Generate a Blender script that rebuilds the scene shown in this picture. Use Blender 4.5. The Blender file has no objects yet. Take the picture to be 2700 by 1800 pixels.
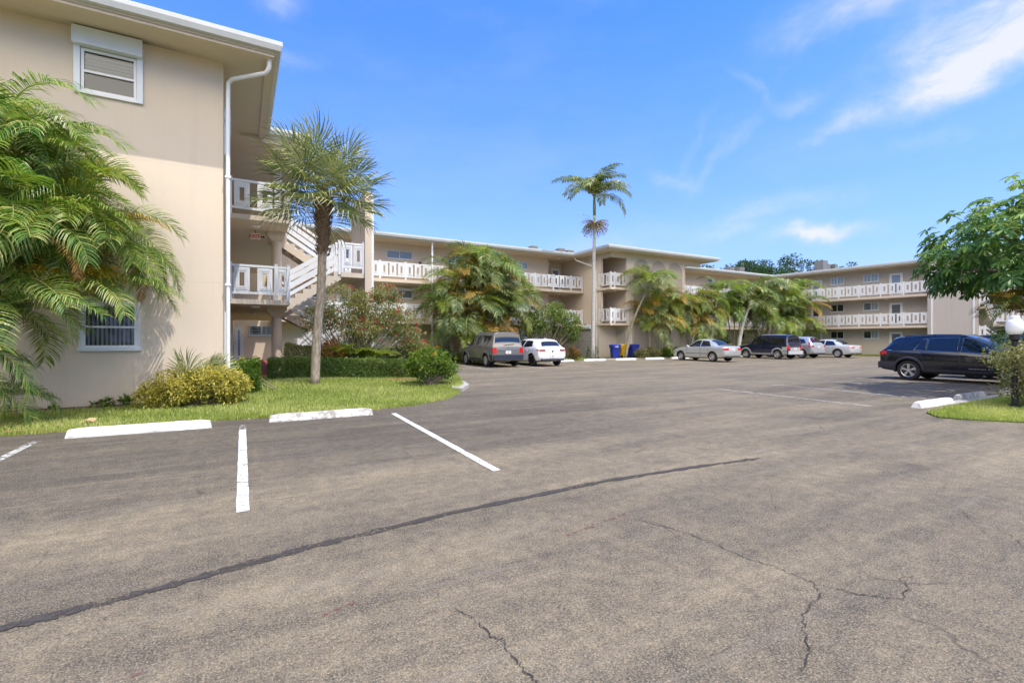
import bpy, math, random
import numpy as np
from mathutils import Vector, Matrix, Euler
R = math.radians
SC = bpy.context.scene
COL = SC.collection

# ------------------------------------------------------------ camera
TH = R(29.35)                                   # the buildings run along x and y; the camera looks 29 deg right of +y
cam = bpy.data.objects.new("camera", bpy.data.cameras.new("camera"))
COL.objects.link(cam); SC.camera = cam
cam.data.sensor_width = 36.0; cam.data.lens = 17.0
cam.data.shift_y = -2/2700
cam.data.clip_start = 0.05; cam.data.clip_end = 3000
cam.location = (0, 0, 1.45)
cam.rotation_euler = (R(90), 0, -TH)

# ------------------------------------------------------------ sun, sky
SUN = Vector((0.20, -0.42, 1.0)).normalized()
EL = math.asin(SUN.z); AZ = math.atan2(SUN.x, SUN.y)
sl = bpy.data.lights.new("sun", 'SUN'); sl.energy = 2.0; sl.angle = R(0.53); sl.color = (1.0, 0.95, 0.87)
so = bpy.data.objects.new("sun", sl); COL.objects.link(so)
so.rotation_euler = SUN.to_track_quat('Z', 'Y').to_euler()
SC.view_settings.view_transform = 'Standard'
try: SC.view_settings.look = 'None'
except Exception: pass
SC.view_settings.exposure = 1.24
SC.view_settings.gamma = 1.0

world = bpy.data.worlds.new("World"); SC.world = world; world.use_nodes = True
class NT:
    """small helper to write node trees"""
    def __init__(s, tree): s.t = tree; s.n = tree.nodes; s.l = tree.links
    def new(s, typ, **kw):
        n = s.n.new(typ)
        for k, v in kw.items(): setattr(n, k, v)
        return n
    def put(s, sock, v):
        if isinstance(v, bpy.types.NodeSocket): s.l.new(v, sock)
        else: sock.default_value = v
    def math(s, op, a, b=0.0, c=None, clamp=False):
        n = s.new('ShaderNodeMath', operation=op); n.use_clamp = clamp
        s.put(n.inputs[0], a); s.put(n.inputs[1], b)
        if c is not None: s.put(n.inputs[2], c)
        return n.outputs[0]
    def vmath(s, op, a, b=None):
        n = s.new('ShaderNodeVectorMath', operation=op); s.put(n.inputs[0], a)
        if b is not None: s.put(n.inputs[1], b)
        return n.outputs[0]
    def mix(s, f, a, b, blend='MIX'):
        n = s.new('ShaderNodeMix', data_type='RGBA', blend_type=blend)
        s.put(n.inputs[0], f)
        for i, v in ((6, a), (7, b)):
            if isinstance(v, tuple) and len(v) == 3: v = v + (1,)
            s.put(n.inputs[i], v)
        return n.outputs[2]
    def noise(s, vec, scale, detail=4, rough=0.55, dist=0.0):
        n = s.new('ShaderNodeTexNoise'); s.put(n.inputs['Vector'], vec)
        n.inputs['Scale'].default_value = scale; n.inputs['Detail'].default_value = detail
        n.inputs['Roughness'].default_value = rough; n.inputs['Distortion'].default_value = dist
        return n.outputs[0]
    def ramp(s, f, stops, interp='LINEAR'):
        n = s.new('ShaderNodeValToRGB'); s.put(n.inputs[0], f); cr = n.color_ramp; cr.interpolation = interp
        while len(cr.elements) < len(stops): cr.elements.new(0.5)
        for e, (p, c) in zip(cr.elements, stops):
            e.position = p
            e.color = (c, c, c, 1) if isinstance(c, (int, float)) else (c[0], c[1], c[2], 1)
        return n.outputs[0]
    def sstep(s, v, a, b):
        n = s.new('ShaderNodeMapRange', interpolation_type='SMOOTHSTEP'); s.put(n.inputs[0], v)
        n.inputs[1].default_value = a; n.inputs[2].default_value = b
        return n.outputs[0]
    def scale(s, vec, sc):
        n = s.new('ShaderNodeMapping'); s.put(n.inputs[0], vec); n.inputs[3].default_value = sc
        return n.outputs[0]

def build_world():
    w = NT(world.node_tree); w.n.clear()
    out = w.new('ShaderNodeOutputWorld'); bg = w.new('ShaderNodeBackground'); bg.inputs[1].default_value = 0.15
    sky = w.new('ShaderNodeTexSky', sky_type='NISHITA'); sky.sun_disc = False
    sky.sun_elevation = EL; sky.sun_rotation = AZ; sky.altitude = 0; sky.air_density = 1.0; sky.dust_density = 0.25; sky.ozone_density = 3.0
    hs = w.new('ShaderNodeHueSaturation'); hs.inputs['Saturation'].default_value = 1.30; hs.inputs['Value'].default_value = SKYV
    w.l.new(sky.outputs[0], hs.inputs['Color']); skyc = w.mix(1.0, hs.outputs[0], (0.36, 0.70, 1.06), 'MULTIPLY')
    d = w.new('ShaderNodeTexCoord').outputs['Generated']
    sp = w.new('ShaderNodeSeparateXYZ'); w.l.new(d, sp.inputs[0])
    az = w.math('ARCTAN2', sp.outputs[0], sp.outputs[1]); el = w.math('ARCSINE', sp.outputs[2])
    # the cirrus sits where the sky has it: azimuth and elevation in degrees, spreads, tilt, strength
    wn = w.noise(d, 5.0, 5, 0.6); wn2 = w.noise(w.scale(d, (1, 1, 2.5)), 11.0, 6, 0.62, 0.4)
    azw = w.math('ADD', az, w.math('MULTIPLY', w.math('SUBTRACT', wn, 0.5), 0.16))
    elw = w.math('ADD', el, w.math('MULTIPLY', w.math('SUBTRACT', w.noise(w.vmath('ADD', d, (3, 1, 7)), 5.5, 5, 0.6), 0.5), 0.13))
    tot = None
    for (a, e, sa, se, rot, st) in CLOUDS:
        da = w.math('SUBTRACT', azw, R(a)); de = w.math('SUBTRACT', elw, R(e))
        c, s_ = math.cos(R(rot)), math.sin(R(rot))
        p = w.math('ADD', w.math('MULTIPLY', da, c/R(sa)), w.math('MULTIPLY', de, s_/R(sa)))
        q = w.math('ADD', w.math('MULTIPLY', da, -s_/R(se)), w.math('MULTIPLY', de, c/R(se)))
        r2 = w.math('ADD', w.math('MULTIPLY', p, p), w.math('MULTIPLY', q, q))
        g = w.math('MULTIPLY', w.math('POWER', 2.718, w.math('MULTIPLY', r2, -1.0)), st)
        tot = g if tot is None else w.math('ADD', tot, g)
    f = w.math('MULTIPLY', tot, w.math('ADD', 0.35, w.math('MULTIPLY', w.sstep(wn2, 0.25, 0.80), 0.85)), clamp=True)
    f = w.math('MINIMUM', f, 0.93)
    # thin veil, more of it low down
    veil = w.math('MULTIPLY', w.sstep(w.noise(w.scale(d, (1, 1, 3.0)), 2.6, 5, 0.6), 0.40, 0.85), 0.12)
    f = w.math('MAXIMUM', f, veil)
    hz = w.math('MULTIPLY', w.math('POWER', 2.718, w.math('MULTIPLY', w.math('MAXIMUM', el, 0.0), -1/R(17))), 1.0)
    base = w.mix(hz, skyc, (1.62, 1.75, 2.7))
    col = w.mix(f, base, CLOUDCOL)
    # bright unseen clouds added behind the camera to fill shaded walls; windows mirror them
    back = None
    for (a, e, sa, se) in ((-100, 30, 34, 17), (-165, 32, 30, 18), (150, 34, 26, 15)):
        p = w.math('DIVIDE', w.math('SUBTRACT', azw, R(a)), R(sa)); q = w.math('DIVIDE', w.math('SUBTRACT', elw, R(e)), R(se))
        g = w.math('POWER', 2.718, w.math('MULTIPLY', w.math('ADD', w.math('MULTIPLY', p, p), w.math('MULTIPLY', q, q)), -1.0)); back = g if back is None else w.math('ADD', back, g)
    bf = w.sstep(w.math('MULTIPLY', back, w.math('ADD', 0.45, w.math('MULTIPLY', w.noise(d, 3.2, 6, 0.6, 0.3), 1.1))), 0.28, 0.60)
    col = w.mix(bf, col, FILL_CLOUD)
    w.l.new(col, bg.inputs[0]); w.l.new(bg.outputs[0], out.inputs[0])
SKYV = 1.0
FILL_CLOUD = (10.4, 9.4, 8.0)  # added clouds, far brighter than the visible cirrus to act as fill light
CLOUDCOL = (2.55, 2.62, 2.8)
def azel(u, v):
    X, Y, Z = (u-1350)/1275, 1.0, -(v-898)/1275
    return math.degrees(math.atan2(X, Y)+TH), math.degrees(math.atan2(Z, math.hypot(X, Y)))
# cirrus described by bearing and height above the horizon
CLOUDS = [(75.2, 25.4, 7.0, 2.8, 12, 1.05), (72.0, 22.8, 6.0, 1.8, 16, .9), (64.5, 29.3, 5.5, 1.6, 5, .6),
          (60.0, 23.7, 1.6, .9, 10, .28), (56.3, 25.5, 2.6, .5, -35, .18), (54.0, 20.5, 5.0, .7, 48, .18), (50.3, 21.0, 3.6, .6, 52, .12),
          (63.0, 20.5, 2.4, .8, 8, .5), (61.5, 10.6, 3.4, .8, 2, 1.1), (56.0, 13.0, 7, 1.2, 6, .34), (49.0, 17.5, 2.4, .8, -14, .26),
          (70, 17.5, 3.5, .8, 6, .22), (4.5, 33.0, 2.2, 1.0, 0, .4), (5.5, 28.0, 3, .8, 5, .25), (0.5, 36, 3, .8, -8, .4), (40, 10, 9, 2.0, 0, .2),
          (100, 50, 20, 8, 30, .6), (120, 25, 20, 6, 0, .7)]
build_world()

# ------------------------------------------------------------ materials
MATS = {}
def new_mat(name):
    m = bpy.data.materials.new(name); m.use_nodes = True; m.node_tree.nodes.clear()
    w = NT(m.node_tree); out = w.new('ShaderNodeOutputMaterial'); MATS[name] = m
    return m, w, out
def principled(w, out, col, rough=0.6, metal=0.0, spec=0.5, coat=0.0, bump=None, bstr=0.2, bdist=0.01):
    p = w.new('ShaderNodeBsdfPrincipled')
    if isinstance(col, tuple): col = col[:3] + (1,)
    w.put(p.inputs['Base Color'], col); w.put(p.inputs['Roughness'], rough); w.put(p.inputs['Metallic'], metal)
    p.inputs['Specular IOR Level'].default_value = spec
    p.inputs['Coat Weight'].default_value = coat; p.inputs['Coat Roughness'].default_value = 0.03
    if bump is not None:
        b = w.new('ShaderNodeBump'); b.inputs['Strength'].default_value = bstr; b.inputs['Distance'].default_value = bdist
        w.l.new(bump, b.inputs['Height']); w.l.new(b.outputs[0], p.inputs['Normal'])
    w.l.new(p.outputs[0], out.inputs[0]); return p
def pos(w): return w.new('ShaderNodeNewGeometry').outputs['Position']
def flat(name, col, rough=0.6, metal=0.0, coat=0.0, spec=0.5, var=0.08, vs=3.0):
    m, w, out = new_mat(name); P = pos(w)
    n = w.noise(P, vs, 5, 0.6)
    c = w.mix(w.ramp(n, [(0.3, 0.0), (0.7, 1.0)]), tuple(x*(1-var) for x in col), tuple(min(1, x*(1+var)) for x in col))
    principled(w, out, c, rough, metal, spec, coat); return m
def stucco(name, col, dirt=0.17):
    m, w, out = new_mat(name); P = pos(w)
    big = w.noise(P, 0.45, 5, 0.6); drip = w.noise(w.scale(P, (3.0, 3.0, 0.22)), 1.3, 5, 0.65)
    fine = w.noise(P, 55, 4, 0.6)
    c = w.mix(w.ramp(big, [(0.35, 0.0), (0.68, 1.0)]), tuple(x*0.95 for x in col), col)
    c = w.mix(w.math('MULTIPLY', w.ramp(drip, [(0.52, 0.0), (0.8, 1.0)]), dirt*1.6), c, tuple(x*0.72 for x in col))
    sz = w.new('ShaderNodeSeparateXYZ'); w.l.new(P, sz.inputs[0])
    splash = w.math('MULTIPLY', w.sstep(w.math('ADD', sz.outputs[2], w.math('MULTIPLY', w.noise(P, 4, 4), 0.5)), 0.65, 0.2), 0.3)
    if name == 'wall':
        for zj in (2.82, 5.46):
            ln = w.sstep(w.math('ABSOLUTE', w.math('SUBTRACT', w.math('ADD', sz.outputs[2], w.math('MULTIPLY', w.noise(P, 2.0, 3), 0.03)), zj+.015)), 0.016, 0.004)
            c = w.mix(w.math('MULTIPLY', ln, 0.22), c, tuple(x*0.6 for x in col))
    if name == 'soffit':
        sxy = w.new('ShaderNodeSeparateXYZ'); w.l.new(P, sxy.inputs[0])
        ax = w.math('DIVIDE', w.math('ADD', sxy.outputs[0], 2.2), 0.95); ay = w.math('DIVIDE', w.math('SUBTRACT', sxy.outputs[1], 13.34), 0.17)
        st = w.math('POWER', 2.718, w.math('MULTIPLY', w.math('ADD', w.math('MULTIPLY', ax, ax), w.math('MULTIPLY', ay, ay)), -1.0))
        c = w.mix(w.math('MULTIPLY', st, w.math('ADD', 0.35, w.math('MULTIPLY', w.noise(P, 4, 4), 0.7)), clamp=True), c, (0.09, 0.075, 0.06))
    c = w.mix(splash, c, (col[0]*0.72, col[1]*0.62, col[2]*0.55))
    c = w.mix(w.math('MULTIPLY', w.ramp(fine, [(0.35, 1.0), (0.6, 0.0)]), 0.10), c, tuple(x*0.7 for x in col))
    principled(w, out, c, 0.85, spec=0.25, bump=w.math('ADD', fine, w.math('MULTIPLY', w.noise(P, 9, 3), 0.6)), bstr=0.35, bdist=0.006)
    return m
def leafmat(name, stops, rough=0.45, trans=0.3, spec=0.4, tint=(1.25, 1.3, 0.55)):
    m, w, out = new_mat(name)
    a = w.new('ShaderNodeAttribute', attribute_name='rnd').outputs['Fac']
    oi = w.new('ShaderNodeObjectInfo').outputs['Random']
    f = w.math('ADD', w.math('MULTIPLY', a, 0.8), w.math('MULTIPLY', oi, 0.2))
    c = w.ramp(f, stops)
    p = principled(w, out, c, rough, spec=spec)
    t = w.new('ShaderNodeBsdfTranslucent'); w.l.new(w.mix(1.0, c, tint, 'MULTIPLY'), t.inputs[0])
    mx = w.new('ShaderNodeMixShader'); mx.inputs[0].default_value = trans
    w.l.new(p.outputs[0], mx.inputs[1]); w.l.new(t.outputs[0], mx.inputs[2]); w.l.new(mx.outputs[0], out.inputs[0])
    return m
def bark(name, c1, c2, bands=18.0, rough=0.9, noise=(14, 14, 14), bw=0.35):
    m, w, out = new_mat(name); P = pos(w)
    n = w.noise(w.scale(P, noise), 1.0, 5, 0.65)
    if name == 'bark_sabal': bw = 0.15
    wv = w.new('ShaderNodeTexWave', wave_type='BANDS', bands_direction='Z'); w.l.new(P, wv.inputs[0])
    wv.inputs['Scale'].default_value = bands/6.28; wv.inputs['Distortion'].default_value = 3.5; wv.inputs['Detail'].default_value = 3
    wv.inputs['Detail Scale'].default_value = 2.0
    f = w.math('ADD', w.math('MULTIPLY', n, 1-bw), w.math('MULTIPLY', wv.outputs[1], bw))
    c = w.ramp(f, [(0.3, c1), (0.68, c2)])
    principled(w, out, c, rough, spec=0.2, bump=f, bstr=0.7, bdist=0.03); return m

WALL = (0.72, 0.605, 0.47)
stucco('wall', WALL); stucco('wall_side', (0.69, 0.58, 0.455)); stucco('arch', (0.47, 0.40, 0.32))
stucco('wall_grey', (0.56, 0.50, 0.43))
stucco('soffit', (0.70, 0.59, 0.46), 0.06)
flat('white', (0.82, 0.815, 0.80), 0.4, var=0.03)
flat('gutter', (0.56, 0.57, 0.55), 0.35, var=0.05)
flat('white_alu', (0.72, 0.76, 0.78), 0.35, var=0.03)
flat('shutter_grey', (0.47, 0.43, 0.41), 0.6, var=0.06)
flat('roof', (0.60, 0.59, 0.56), 0.9)
flat('dark', (0.02, 0.02, 0.022), 0.5)
flat('black_metal', (0.012, 0.012, 0.014), 0.45)
flat('crackfill', (0.035, 0.031, 0.028), 0.9)
flat('globe', (0.85, 0.86, 0.85), 0.25, var=0.01)
flat('acbox', (0.17, 0.165, 0.155), 0.6); flat('acdark', (0.09, 0.09, 0.09), 0.6)
flat('red', (0.62, 0.03, 0.02), 0.5); flat('signwhite', (0.80, 0.76, 0.66), 0.5)
flat('door_blue', (0.16, 0.21, 0.30), 0.5); flat('door_grey', (0.50, 0.47, 0.44), 0.5)
flat('blind_dim', (0.20, 0.20, 0.19), 0.8)
flat('curtain', (0.62, 0.64, 0.66), 0.9); flat('room', (0.05, 0.05, 0.055), 0.9)
flat('bin_blue', (0.012, 0.030, 0.30), 0.4); flat('bin_yellow', (0.72, 0.42, 0.01), 0.4)
flat('mulch', (0.10, 0.06, 0.045), 0.95, var=0.4, vs=25)
flat('deadleaf', (0.45, 0.27, 0.14), 0.8, var=0.2)
flat('timber', (0.33, 0.14, 0.07), 0.8)
def glassmat(name, col=(0.02, 0.025, 0.03), rough=0.03, spec=0.8):
    m, w, out = new_mat(name); principled(w, out, col, rough, spec=spec); return m
glassmat('glass'); glassmat('carglass', (0.008, 0.010, 0.016), 0.02, 1.0)
glassmat('glass_clear_back', (0.05, 0.06, 0.07))
def blindglass(name, c1, c2, freq, direction='Z'):
    # a pane with blinds or curtains close behind it
    m, w, out = new_mat(name); P = pos(w)
    wv = w.new('ShaderNodeTexWave', wave_type='BANDS', bands_direction=direction); w.put(wv.inputs[0], w.scale(P, (1, 1, 0)) if direction == 'DIAGONAL' else P)
    wv.inputs['Scale'].default_value = freq; wv.inputs['Distortion'].default_value = 0.6
    c = w.mix(wv.outputs[1], c1, c2)
    principled(w, out, c, 0.3, spec=0.6, coat=0.9); return m
blindglass('glass_blind', (0.17, 0.175, 0.17), (0.27, 0.275, 0.27), 5.0)
blindglass('glass_curtain', (0.25, 0.30, 0.34), (0.40, 0.46, 0.50), 2.6, 'DIAGONAL')
blindglass('glass_jal', (0.02, 0.025, 0.04), (0.20, 0.22, 0.25), 1.9)
blindglass('glass_blue', (0.16, 0.21, 0.30), (0.26, 0.32, 0.42), 1.5)
def paneclear():
    m, w, out = new_mat('pane')
    g = w.new('ShaderNodeBsdfGlossy'); g.inputs['Roughness'].default_value = 0.02; g.inputs[0].default_value = (.9, .95, 1, 1)
    t = w.new('ShaderNodeBsdfTransparent'); t.inputs[0].default_value = (.72, .76, .78, 1)
    fr = w.new('ShaderNodeFresnel'); fr.inputs[0].default_value = 1.5
    mx = w.new('ShaderNodeMixShader'); w.l.new(w.math('ADD', w.math('MULTIPLY', fr.outputs[0], 1.2), 0.03, clamp=True), mx.inputs[0])
    w.l.new(t.outputs[0], mx.inputs[1]); w.l.new(g.outputs[0], mx.inputs[2]); w.l.new(mx.outputs[0], out.inputs[0])
paneclear()

def asphalt():
    m, w, out = new_mat('asphalt'); P = pos(w)
    sp = w.new('ShaderNodeSeparateXYZ'); w.l.new(P, sp.inputs[0]); X, Y = sp.outputs[0], sp.outputs[1]
    streak = w.noise(w.scale(P, (0.16, 1.5, 1)), 1.0, 7, 0.62, 0.5)
    streak2 = w.noise(w.scale(P, (0.42, 8.0, 1)), 1.0, 7, 0.66, 0.25)
    blot = w.noise(P, 0.42, 6, 0.62, 0.4); mid = w.noise(P, 2.4, 5, 0.65, 0.3)
    grain = w.noise(P, 48, 6, 0.8); spk = w.noise(P, 105, 3, 0.7)
    # the stalls by the near lawn keep their dark sealer; the driving lane is worn pale
    jit = w.math('MULTIPLY', w.math('SUBTRACT', blot, 0.5), 3.0)
    yj = w.math('ADD', Y, jit)
    seal = w.math('MULTIPLY', w.math('MULTIPLY', w.sstep(yj, 4.6, 7.2), w.sstep(yj, 16.0, 11.5)), w.sstep(w.math('ADD', X, jit), 9.0, 3.0))
    seal2 = w.math('MULTIPLY', w.math('MULTIPLY', w.sstep(yj, 4.2, 5.0), w.sstep(yj, 10.5, 9.0)), w.sstep(X, 11.2, 13.5))
    worn = w.math('ADD', w.math('MULTIPLY', streak, 1.05), w.math('MULTIPLY', blot, 0.42))
    worn = w.math('ADD', worn, w.math('MULTIPLY', mid, 0.5))
    worn = w.math('ADD', worn, w.math('MULTIPLY', w.noise(P, 9.0, 4, 0.7), 0.8))
    worn = w.math('SUBTRACT', worn, 0.77)
    worn = w.math('SUBTRACT', worn, w.math('MULTIPLY', seal, 0.30))
    worn = w.math('SUBTRACT', worn, w.math('MULTIPLY', seal2, 0.10))
    worn = w.math('ADD', worn, w.math('MULTIPLY', w.math('SUBTRACT', grain, 0.5), 1.9))
    c = w.ramp(worn, [(0.12, (0.050, 0.042, 0.032)), (0.40, (0.102, 0.084, 0.060)), (0.66, (0.182, 0.147, 0.096)), (0.95, (0.305, 0.245, 0.152))])
    c = w.mix(w.math('MULTIPLY', w.ramp(streak2, [(0.56, 0.0), (0.70, 1.0)]), 0.45), c, (0.235, 0.198, 0.158))
    c = w.mix(w.ramp(spk, [(0.53, 0.0), (0.66, 0.9)]), c, (0.38, 0.325, 0.23))
    c = w.mix(w.ramp(spk, [(0.30, 0.8), (0.47, 0.0)]), c, (0.03, 0.028, 0.027))
    oil = w.ramp(w.noise(P, 1.25, 2, 0.4), [(0.67, 0.0), (0.75, 0.5)])
    c = w.mix(w.math('MULTIPLY', oil, w.ramp(mid, [(0.4, 0.2), (0.6, 1.0)])), c, (0.045, 0.040, 0.036))
    # hairline crazing
    vo = w.new('ShaderNodeTexVoronoi', feature='DISTANCE_TO_EDGE'); nz = w.new('ShaderNodeTexNoise'); w.l.new(P, nz.inputs[0]); nz.inputs['Scale'].default_value = 0.9; nz.inputs['Detail'].default_value = 5; w.l.new(w.vmath('ADD', P, nz.outputs[1]), vo.inputs[0]); vo.inputs['Scale'].default_value = 0.33
    ln = w.math('MULTIPLY', w.sstep(vo.outputs[0], 0.006, 0.0), w.ramp(mid, [(0.5, 0.0), (0.6, 0.55)]))
    c = w.mix(ln, c, (0.03, 0.028, 0.026))
    b = w.math('ADD', w.math('MULTIPLY', grain, 0.6), w.math('MULTIPLY', spk, 0.6))
    principled(w, out, c, 0.88, spec=0.25, bump=b, bstr=0.55, bdist=0.012)
asphalt()
def worn_paint(name, col, wear, under=None, scale=18):
    # paint with bare patches that let the asphalt below show through
    m, w, out = new_mat(name); P = pos(w)
    n = w.math('ADD', w.math('MULTIPLY', w.noise(P, scale, 6, 0.7), 0.7), w.math('MULTIPLY', w.noise(P, 2.0, 4, 0.6), 0.3))
    crk = w.new('ShaderNodeTexVoronoi', feature='DISTANCE_TO_EDGE'); w.l.new(w.scale(P, (3, 14, 1)), crk.inputs[0]); crk.inputs['Scale'].default_value = 1.0
    p = principled(w, out, w.mix(w.ramp(n, [(0.3, 0.6), (0.7, 0.0)]), col, tuple(x*0.72 for x in col)), 0.8, spec=0.2)
    t = w.new('ShaderNodeBsdfTransparent'); mx = w.new('ShaderNodeMixShader')
    f = w.ramp(n, [(wear-0.04, 1.0), (wear+0.05, 0.0)])
    f = w.math('MAXIMUM', f, w.math('MULTIPLY', w.sstep(crk.outputs[0], 0.05, 0.0), 0.7))
    w.l.new(f, mx.inputs[0]); w.l.new(p.outputs[0], mx.inputs[1]); w.l.new(t.outputs[0], mx.inputs[2]); w.l.new(mx.outputs[0], out.inputs[0])
worn_paint('line_fresh', (0.72, 0.715, 0.69), 0.41); worn_paint('line_worn', (0.60, 0.58, 0.52), 0.47); worn_paint('line_old', (0.42, 0.40, 0.36), 0.52)
worn_paint('tar', (0.070, 0.062, 0.056), 0.455, scale=30); worn_paint('redmark', (0.22, 0.10, 0.085), 0.545, scale=22)
def concrete(name, col, stain, amount):
    m, w, out = new_mat(name); P = pos(w)
    n = w.noise(P, 7, 6, 0.7); f = w.noise(P, 60, 4, 0.7); r = w.new('ShaderNodeObjectInfo').outputs['Random']
    k = w.ramp(w.math('ADD', n, w.math('MULTIPLY', w.math('SUBTRACT', f, 0.5), 0.3)), [(0.62-amount, 0.0), (0.80-amount, 1.0)])
    c = w.mix(k, col, stain)
    principled(w, out, c, 0.85, spec=0.2, bump=w.math('ADD', n, f), bstr=0.5, bdist=0.008)
concrete('stop_white', (0.78, 0.77, 0.73), (0.40, 0.375, 0.33), 0.10)
concrete('stop_stained', (0.76, 0.755, 0.71), (0.33, 0.30, 0.26), 0.21)
concrete('stop_dirty', (0.42, 0.42, 0.40), (0.06, 0.058, 0.055), 0.14)
concrete('curb', (0.45, 0.42, 0.37), (0.22, 0.20, 0.17), 0.1)
concrete('redpath', (0.30, 0.085, 0.065), (0.20, 0.06, 0.05), 0.1)
def soilgrass():
    m, w, out = new_mat('turf'); P = pos(w)
    n = w.noise(P, 1.3, 6, 0.65); f = w.noise(w.scale(P, (1, 1, 1)), 45, 4, 0.7)
    k = w.math('ADD', w.math('MULTIPLY', n, 0.55), w.math('MULTIPLY', f, 0.45))
    c = w.ramp(k, [(0.3, (0.06, 0.08, 0.02)), (0.55, (0.12, 0.16, 0.035)), (0.75, (0.21, 0.22, 0.08))])
    principled(w, out, c, 0.9, spec=0.15, bump=f, bstr=0.8, bdist=0.03)
soilgrass()
leafmat('grass', [(0.0, (0.17, 0.24, 0.035)), (0.5, (0.40, 0.46, 0.11)), (0.85, (0.58, 0.56, 0.22)), (1.0, (0.64, 0.56, 0.33))], 0.5, 0.35)
leafmat('frond_green', [(0.0, (0.035, 0.10, 0.022)), (0.35, (0.125, 0.25, 0.042)), (0.65, (0.32, 0.40, 0.085)), (0.85, (0.52, 0.50, 0.17)), (1.0, (0.66, 0.56, 0.28))], 0.38, 0.36, 0.4)
leafmat('frond_lime', [(0.0, (0.11, 0.20, 0.025)), (0.55, (0.27, 0.36, 0.045)), (1.0, (0.50, 0.46, 0.12))], 0.38, 0.4, 0.4)
leafmat('frond_gold', [(0.0, (0.20, 0.15, 0.02)), (0.5, (0.38, 0.23, 0.03)), (1.0, (0.48, 0.34, 0.09))], 0.5, 0.25)
leafmat('frond_rust', [(0.0, (0.34, 0.14, 0.03)), (0.5, (0.46, 0.24, 0.06)), (1.0, (0.54, 0.42, 0.22))], 0.6, 0.2)
leafmat('frond_fan', [(0.0, (0.070, 0.13, 0.05)), (0.35, (0.20, 0.25, 0.10)), (0.7, (0.42, 0.42, 0.20)), (1.0, (0.62, 0.54, 0.32))], 0.36, 0.25, 0.5)
leafmat('frond_far', [(0.0, (0.022, 0.060, 0.020)), (0.35, (0.075, 0.14, 0.036)), (0.65, (0.24, 0.28, 0.075)), (0.85, (0.46, 0.44, 0.17)), (1.0, (0.60, 0.50, 0.28))], 0.42, 0.3)
leafmat('deadthatch', [(0.0, (0.20, 0.14, 0.08)), (1.0, (0.46, 0.37, 0.23))], 0.8, 0.15)
leafmat('flowerstalk', [(0.0, (0.30, 0.24, 0.02)), (1.0, (0.60, 0.40, 0.02))], 0.6, 0.2)
leafmat('hedge', [(0.0, (0.040, 0.085, 0.018)), (0.45, (0.115, 0.190, 0.036)), (1.0, (0.34, 0.37, 0.11))], 0.4, 0.25)
leafmat('hedge_bright', [(0.0, (0.045, 0.105, 0.014)), (0.55, (0.125, 0.215, 0.026)), (1.0, (0.30, 0.34, 0.05))], 0.4, 0.3)
leafmat('bush_yellow', [(0.0, (0.16, 0.17, 0.03)), (0.35, (0.50, 0.44, 0.08)), (1.0, (0.78, 0.68, 0.24))], 0.45, 0.3)
leafmat('jatropha', [(0.0, (0.09, 0.12, 0.03)), (0.4, (0.24, 0.26, 0.08)), (0.75, (0.42, 0.37, 0.17)), (1.0, (0.58, 0.44, 0.28))], 0.4, 0.3)
leafmat('croton', [(0.0, (0.05, 0.08, 0.02)), (0.35, (0.20, 0.17, 0.03)), (0.7, (0.42, 0.16, 0.03)), (1.0, (0.45, 0.08, 0.04))], 0.4, 0.2)
leafmat('petal_red', [(0.0, (0.60, 0.02, 0.03)), (1.0, (0.75, 0.07, 0.08))], 0.5, 0.3, tint=(1.2, .6, .6))
leafmat('petal_orange', [(0.0, (0.75, 0.25, 0.02)), (1.0, (0.80, 0.48, 0.03))], 0.5, 0.3, tint=(1.2, .8, .5))
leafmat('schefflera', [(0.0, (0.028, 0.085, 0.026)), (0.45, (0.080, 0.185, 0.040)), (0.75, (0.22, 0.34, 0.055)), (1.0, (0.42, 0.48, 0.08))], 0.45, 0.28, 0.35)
leafmat('schefflera_new', [(0.0, (0.13, 0.24, 0.03)), (1.0, (0.34, 0.44, 0.06))], 0.25, 0.35, 0.5)
leafmat('fartree', [(0.0, (0.028, 0.070, 0.030)), (0.6, (0.060, 0.125, 0.050)), (1.0, (0.12, 0.19, 0.07))], 0.5, 0.25)
leafmat('variegated', [(0.0, (0.07, 0.10, 0.03)), (0.5, (0.24, 0.24, 0.09)), (1.0, (0.50, 0.46, 0.24))], 0.5, 0.25)
bark('bark_areca', (0.14, 0.13, 0.07), (0.38, 0.36, 0.26), 26)
bark('bark_sabal', (0.19, 0.15, 0.11), (0.50, 0.42, 0.32), 70, noise=(22, 22, 7))
bark('bark_boot', (0.075, 0.050, 0.034), (0.36, 0.24, 0.155), 60)
bark('bark_tall', (0.30, 0.28, 0.24), (0.60, 0.57, 0.51), 22)
bark('bark_brown', (0.10, 0.075, 0.055), (0.30, 0.24, 0.19), 10)
flat('crownshaft', (0.13, 0.19, 0.06), 0.4, var=0.15); flat('twig', (0.24, 0.19, 0.14), 0.85, var=0.3, vs=20)
flat('greentwig', (0.16, 0.19, 0.06), 0.6, var=0.2)
def carpaint(name, col, metal=0.0, rough=0.32):
    m, w, out = new_mat(name); P = pos(w)
    fl = w.noise(P, 900, 2, 0.5)
    c = w.mix(w.math('MULTIPLY', fl, 0.25), col, tuple(min(1, x*1.25+0.004) for x in col))
    principled(w, out, c, rough, metal, 0.5, 1.0); return m
carpaint('paint_taupe', (0.20, 0.185, 0.165), 0.45); carpaint('paint_white', (0.80, 0.81, 0.82)); carpaint('paint_silver', (0.52, 0.54, 0.53), 0.4)
carpaint('paint_navy', (0.010, 0.013, 0.045), 0.2, 0.2); carpaint('paint_black', (0.006, 0.007, 0.016), 0.1, 0.12); carpaint('paint_silver_blue', (0.44, 0.47, 0.51), 0.45)
carpaint('paint_pale', (0.62, 0.63, 0.64), 0.3)
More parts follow.
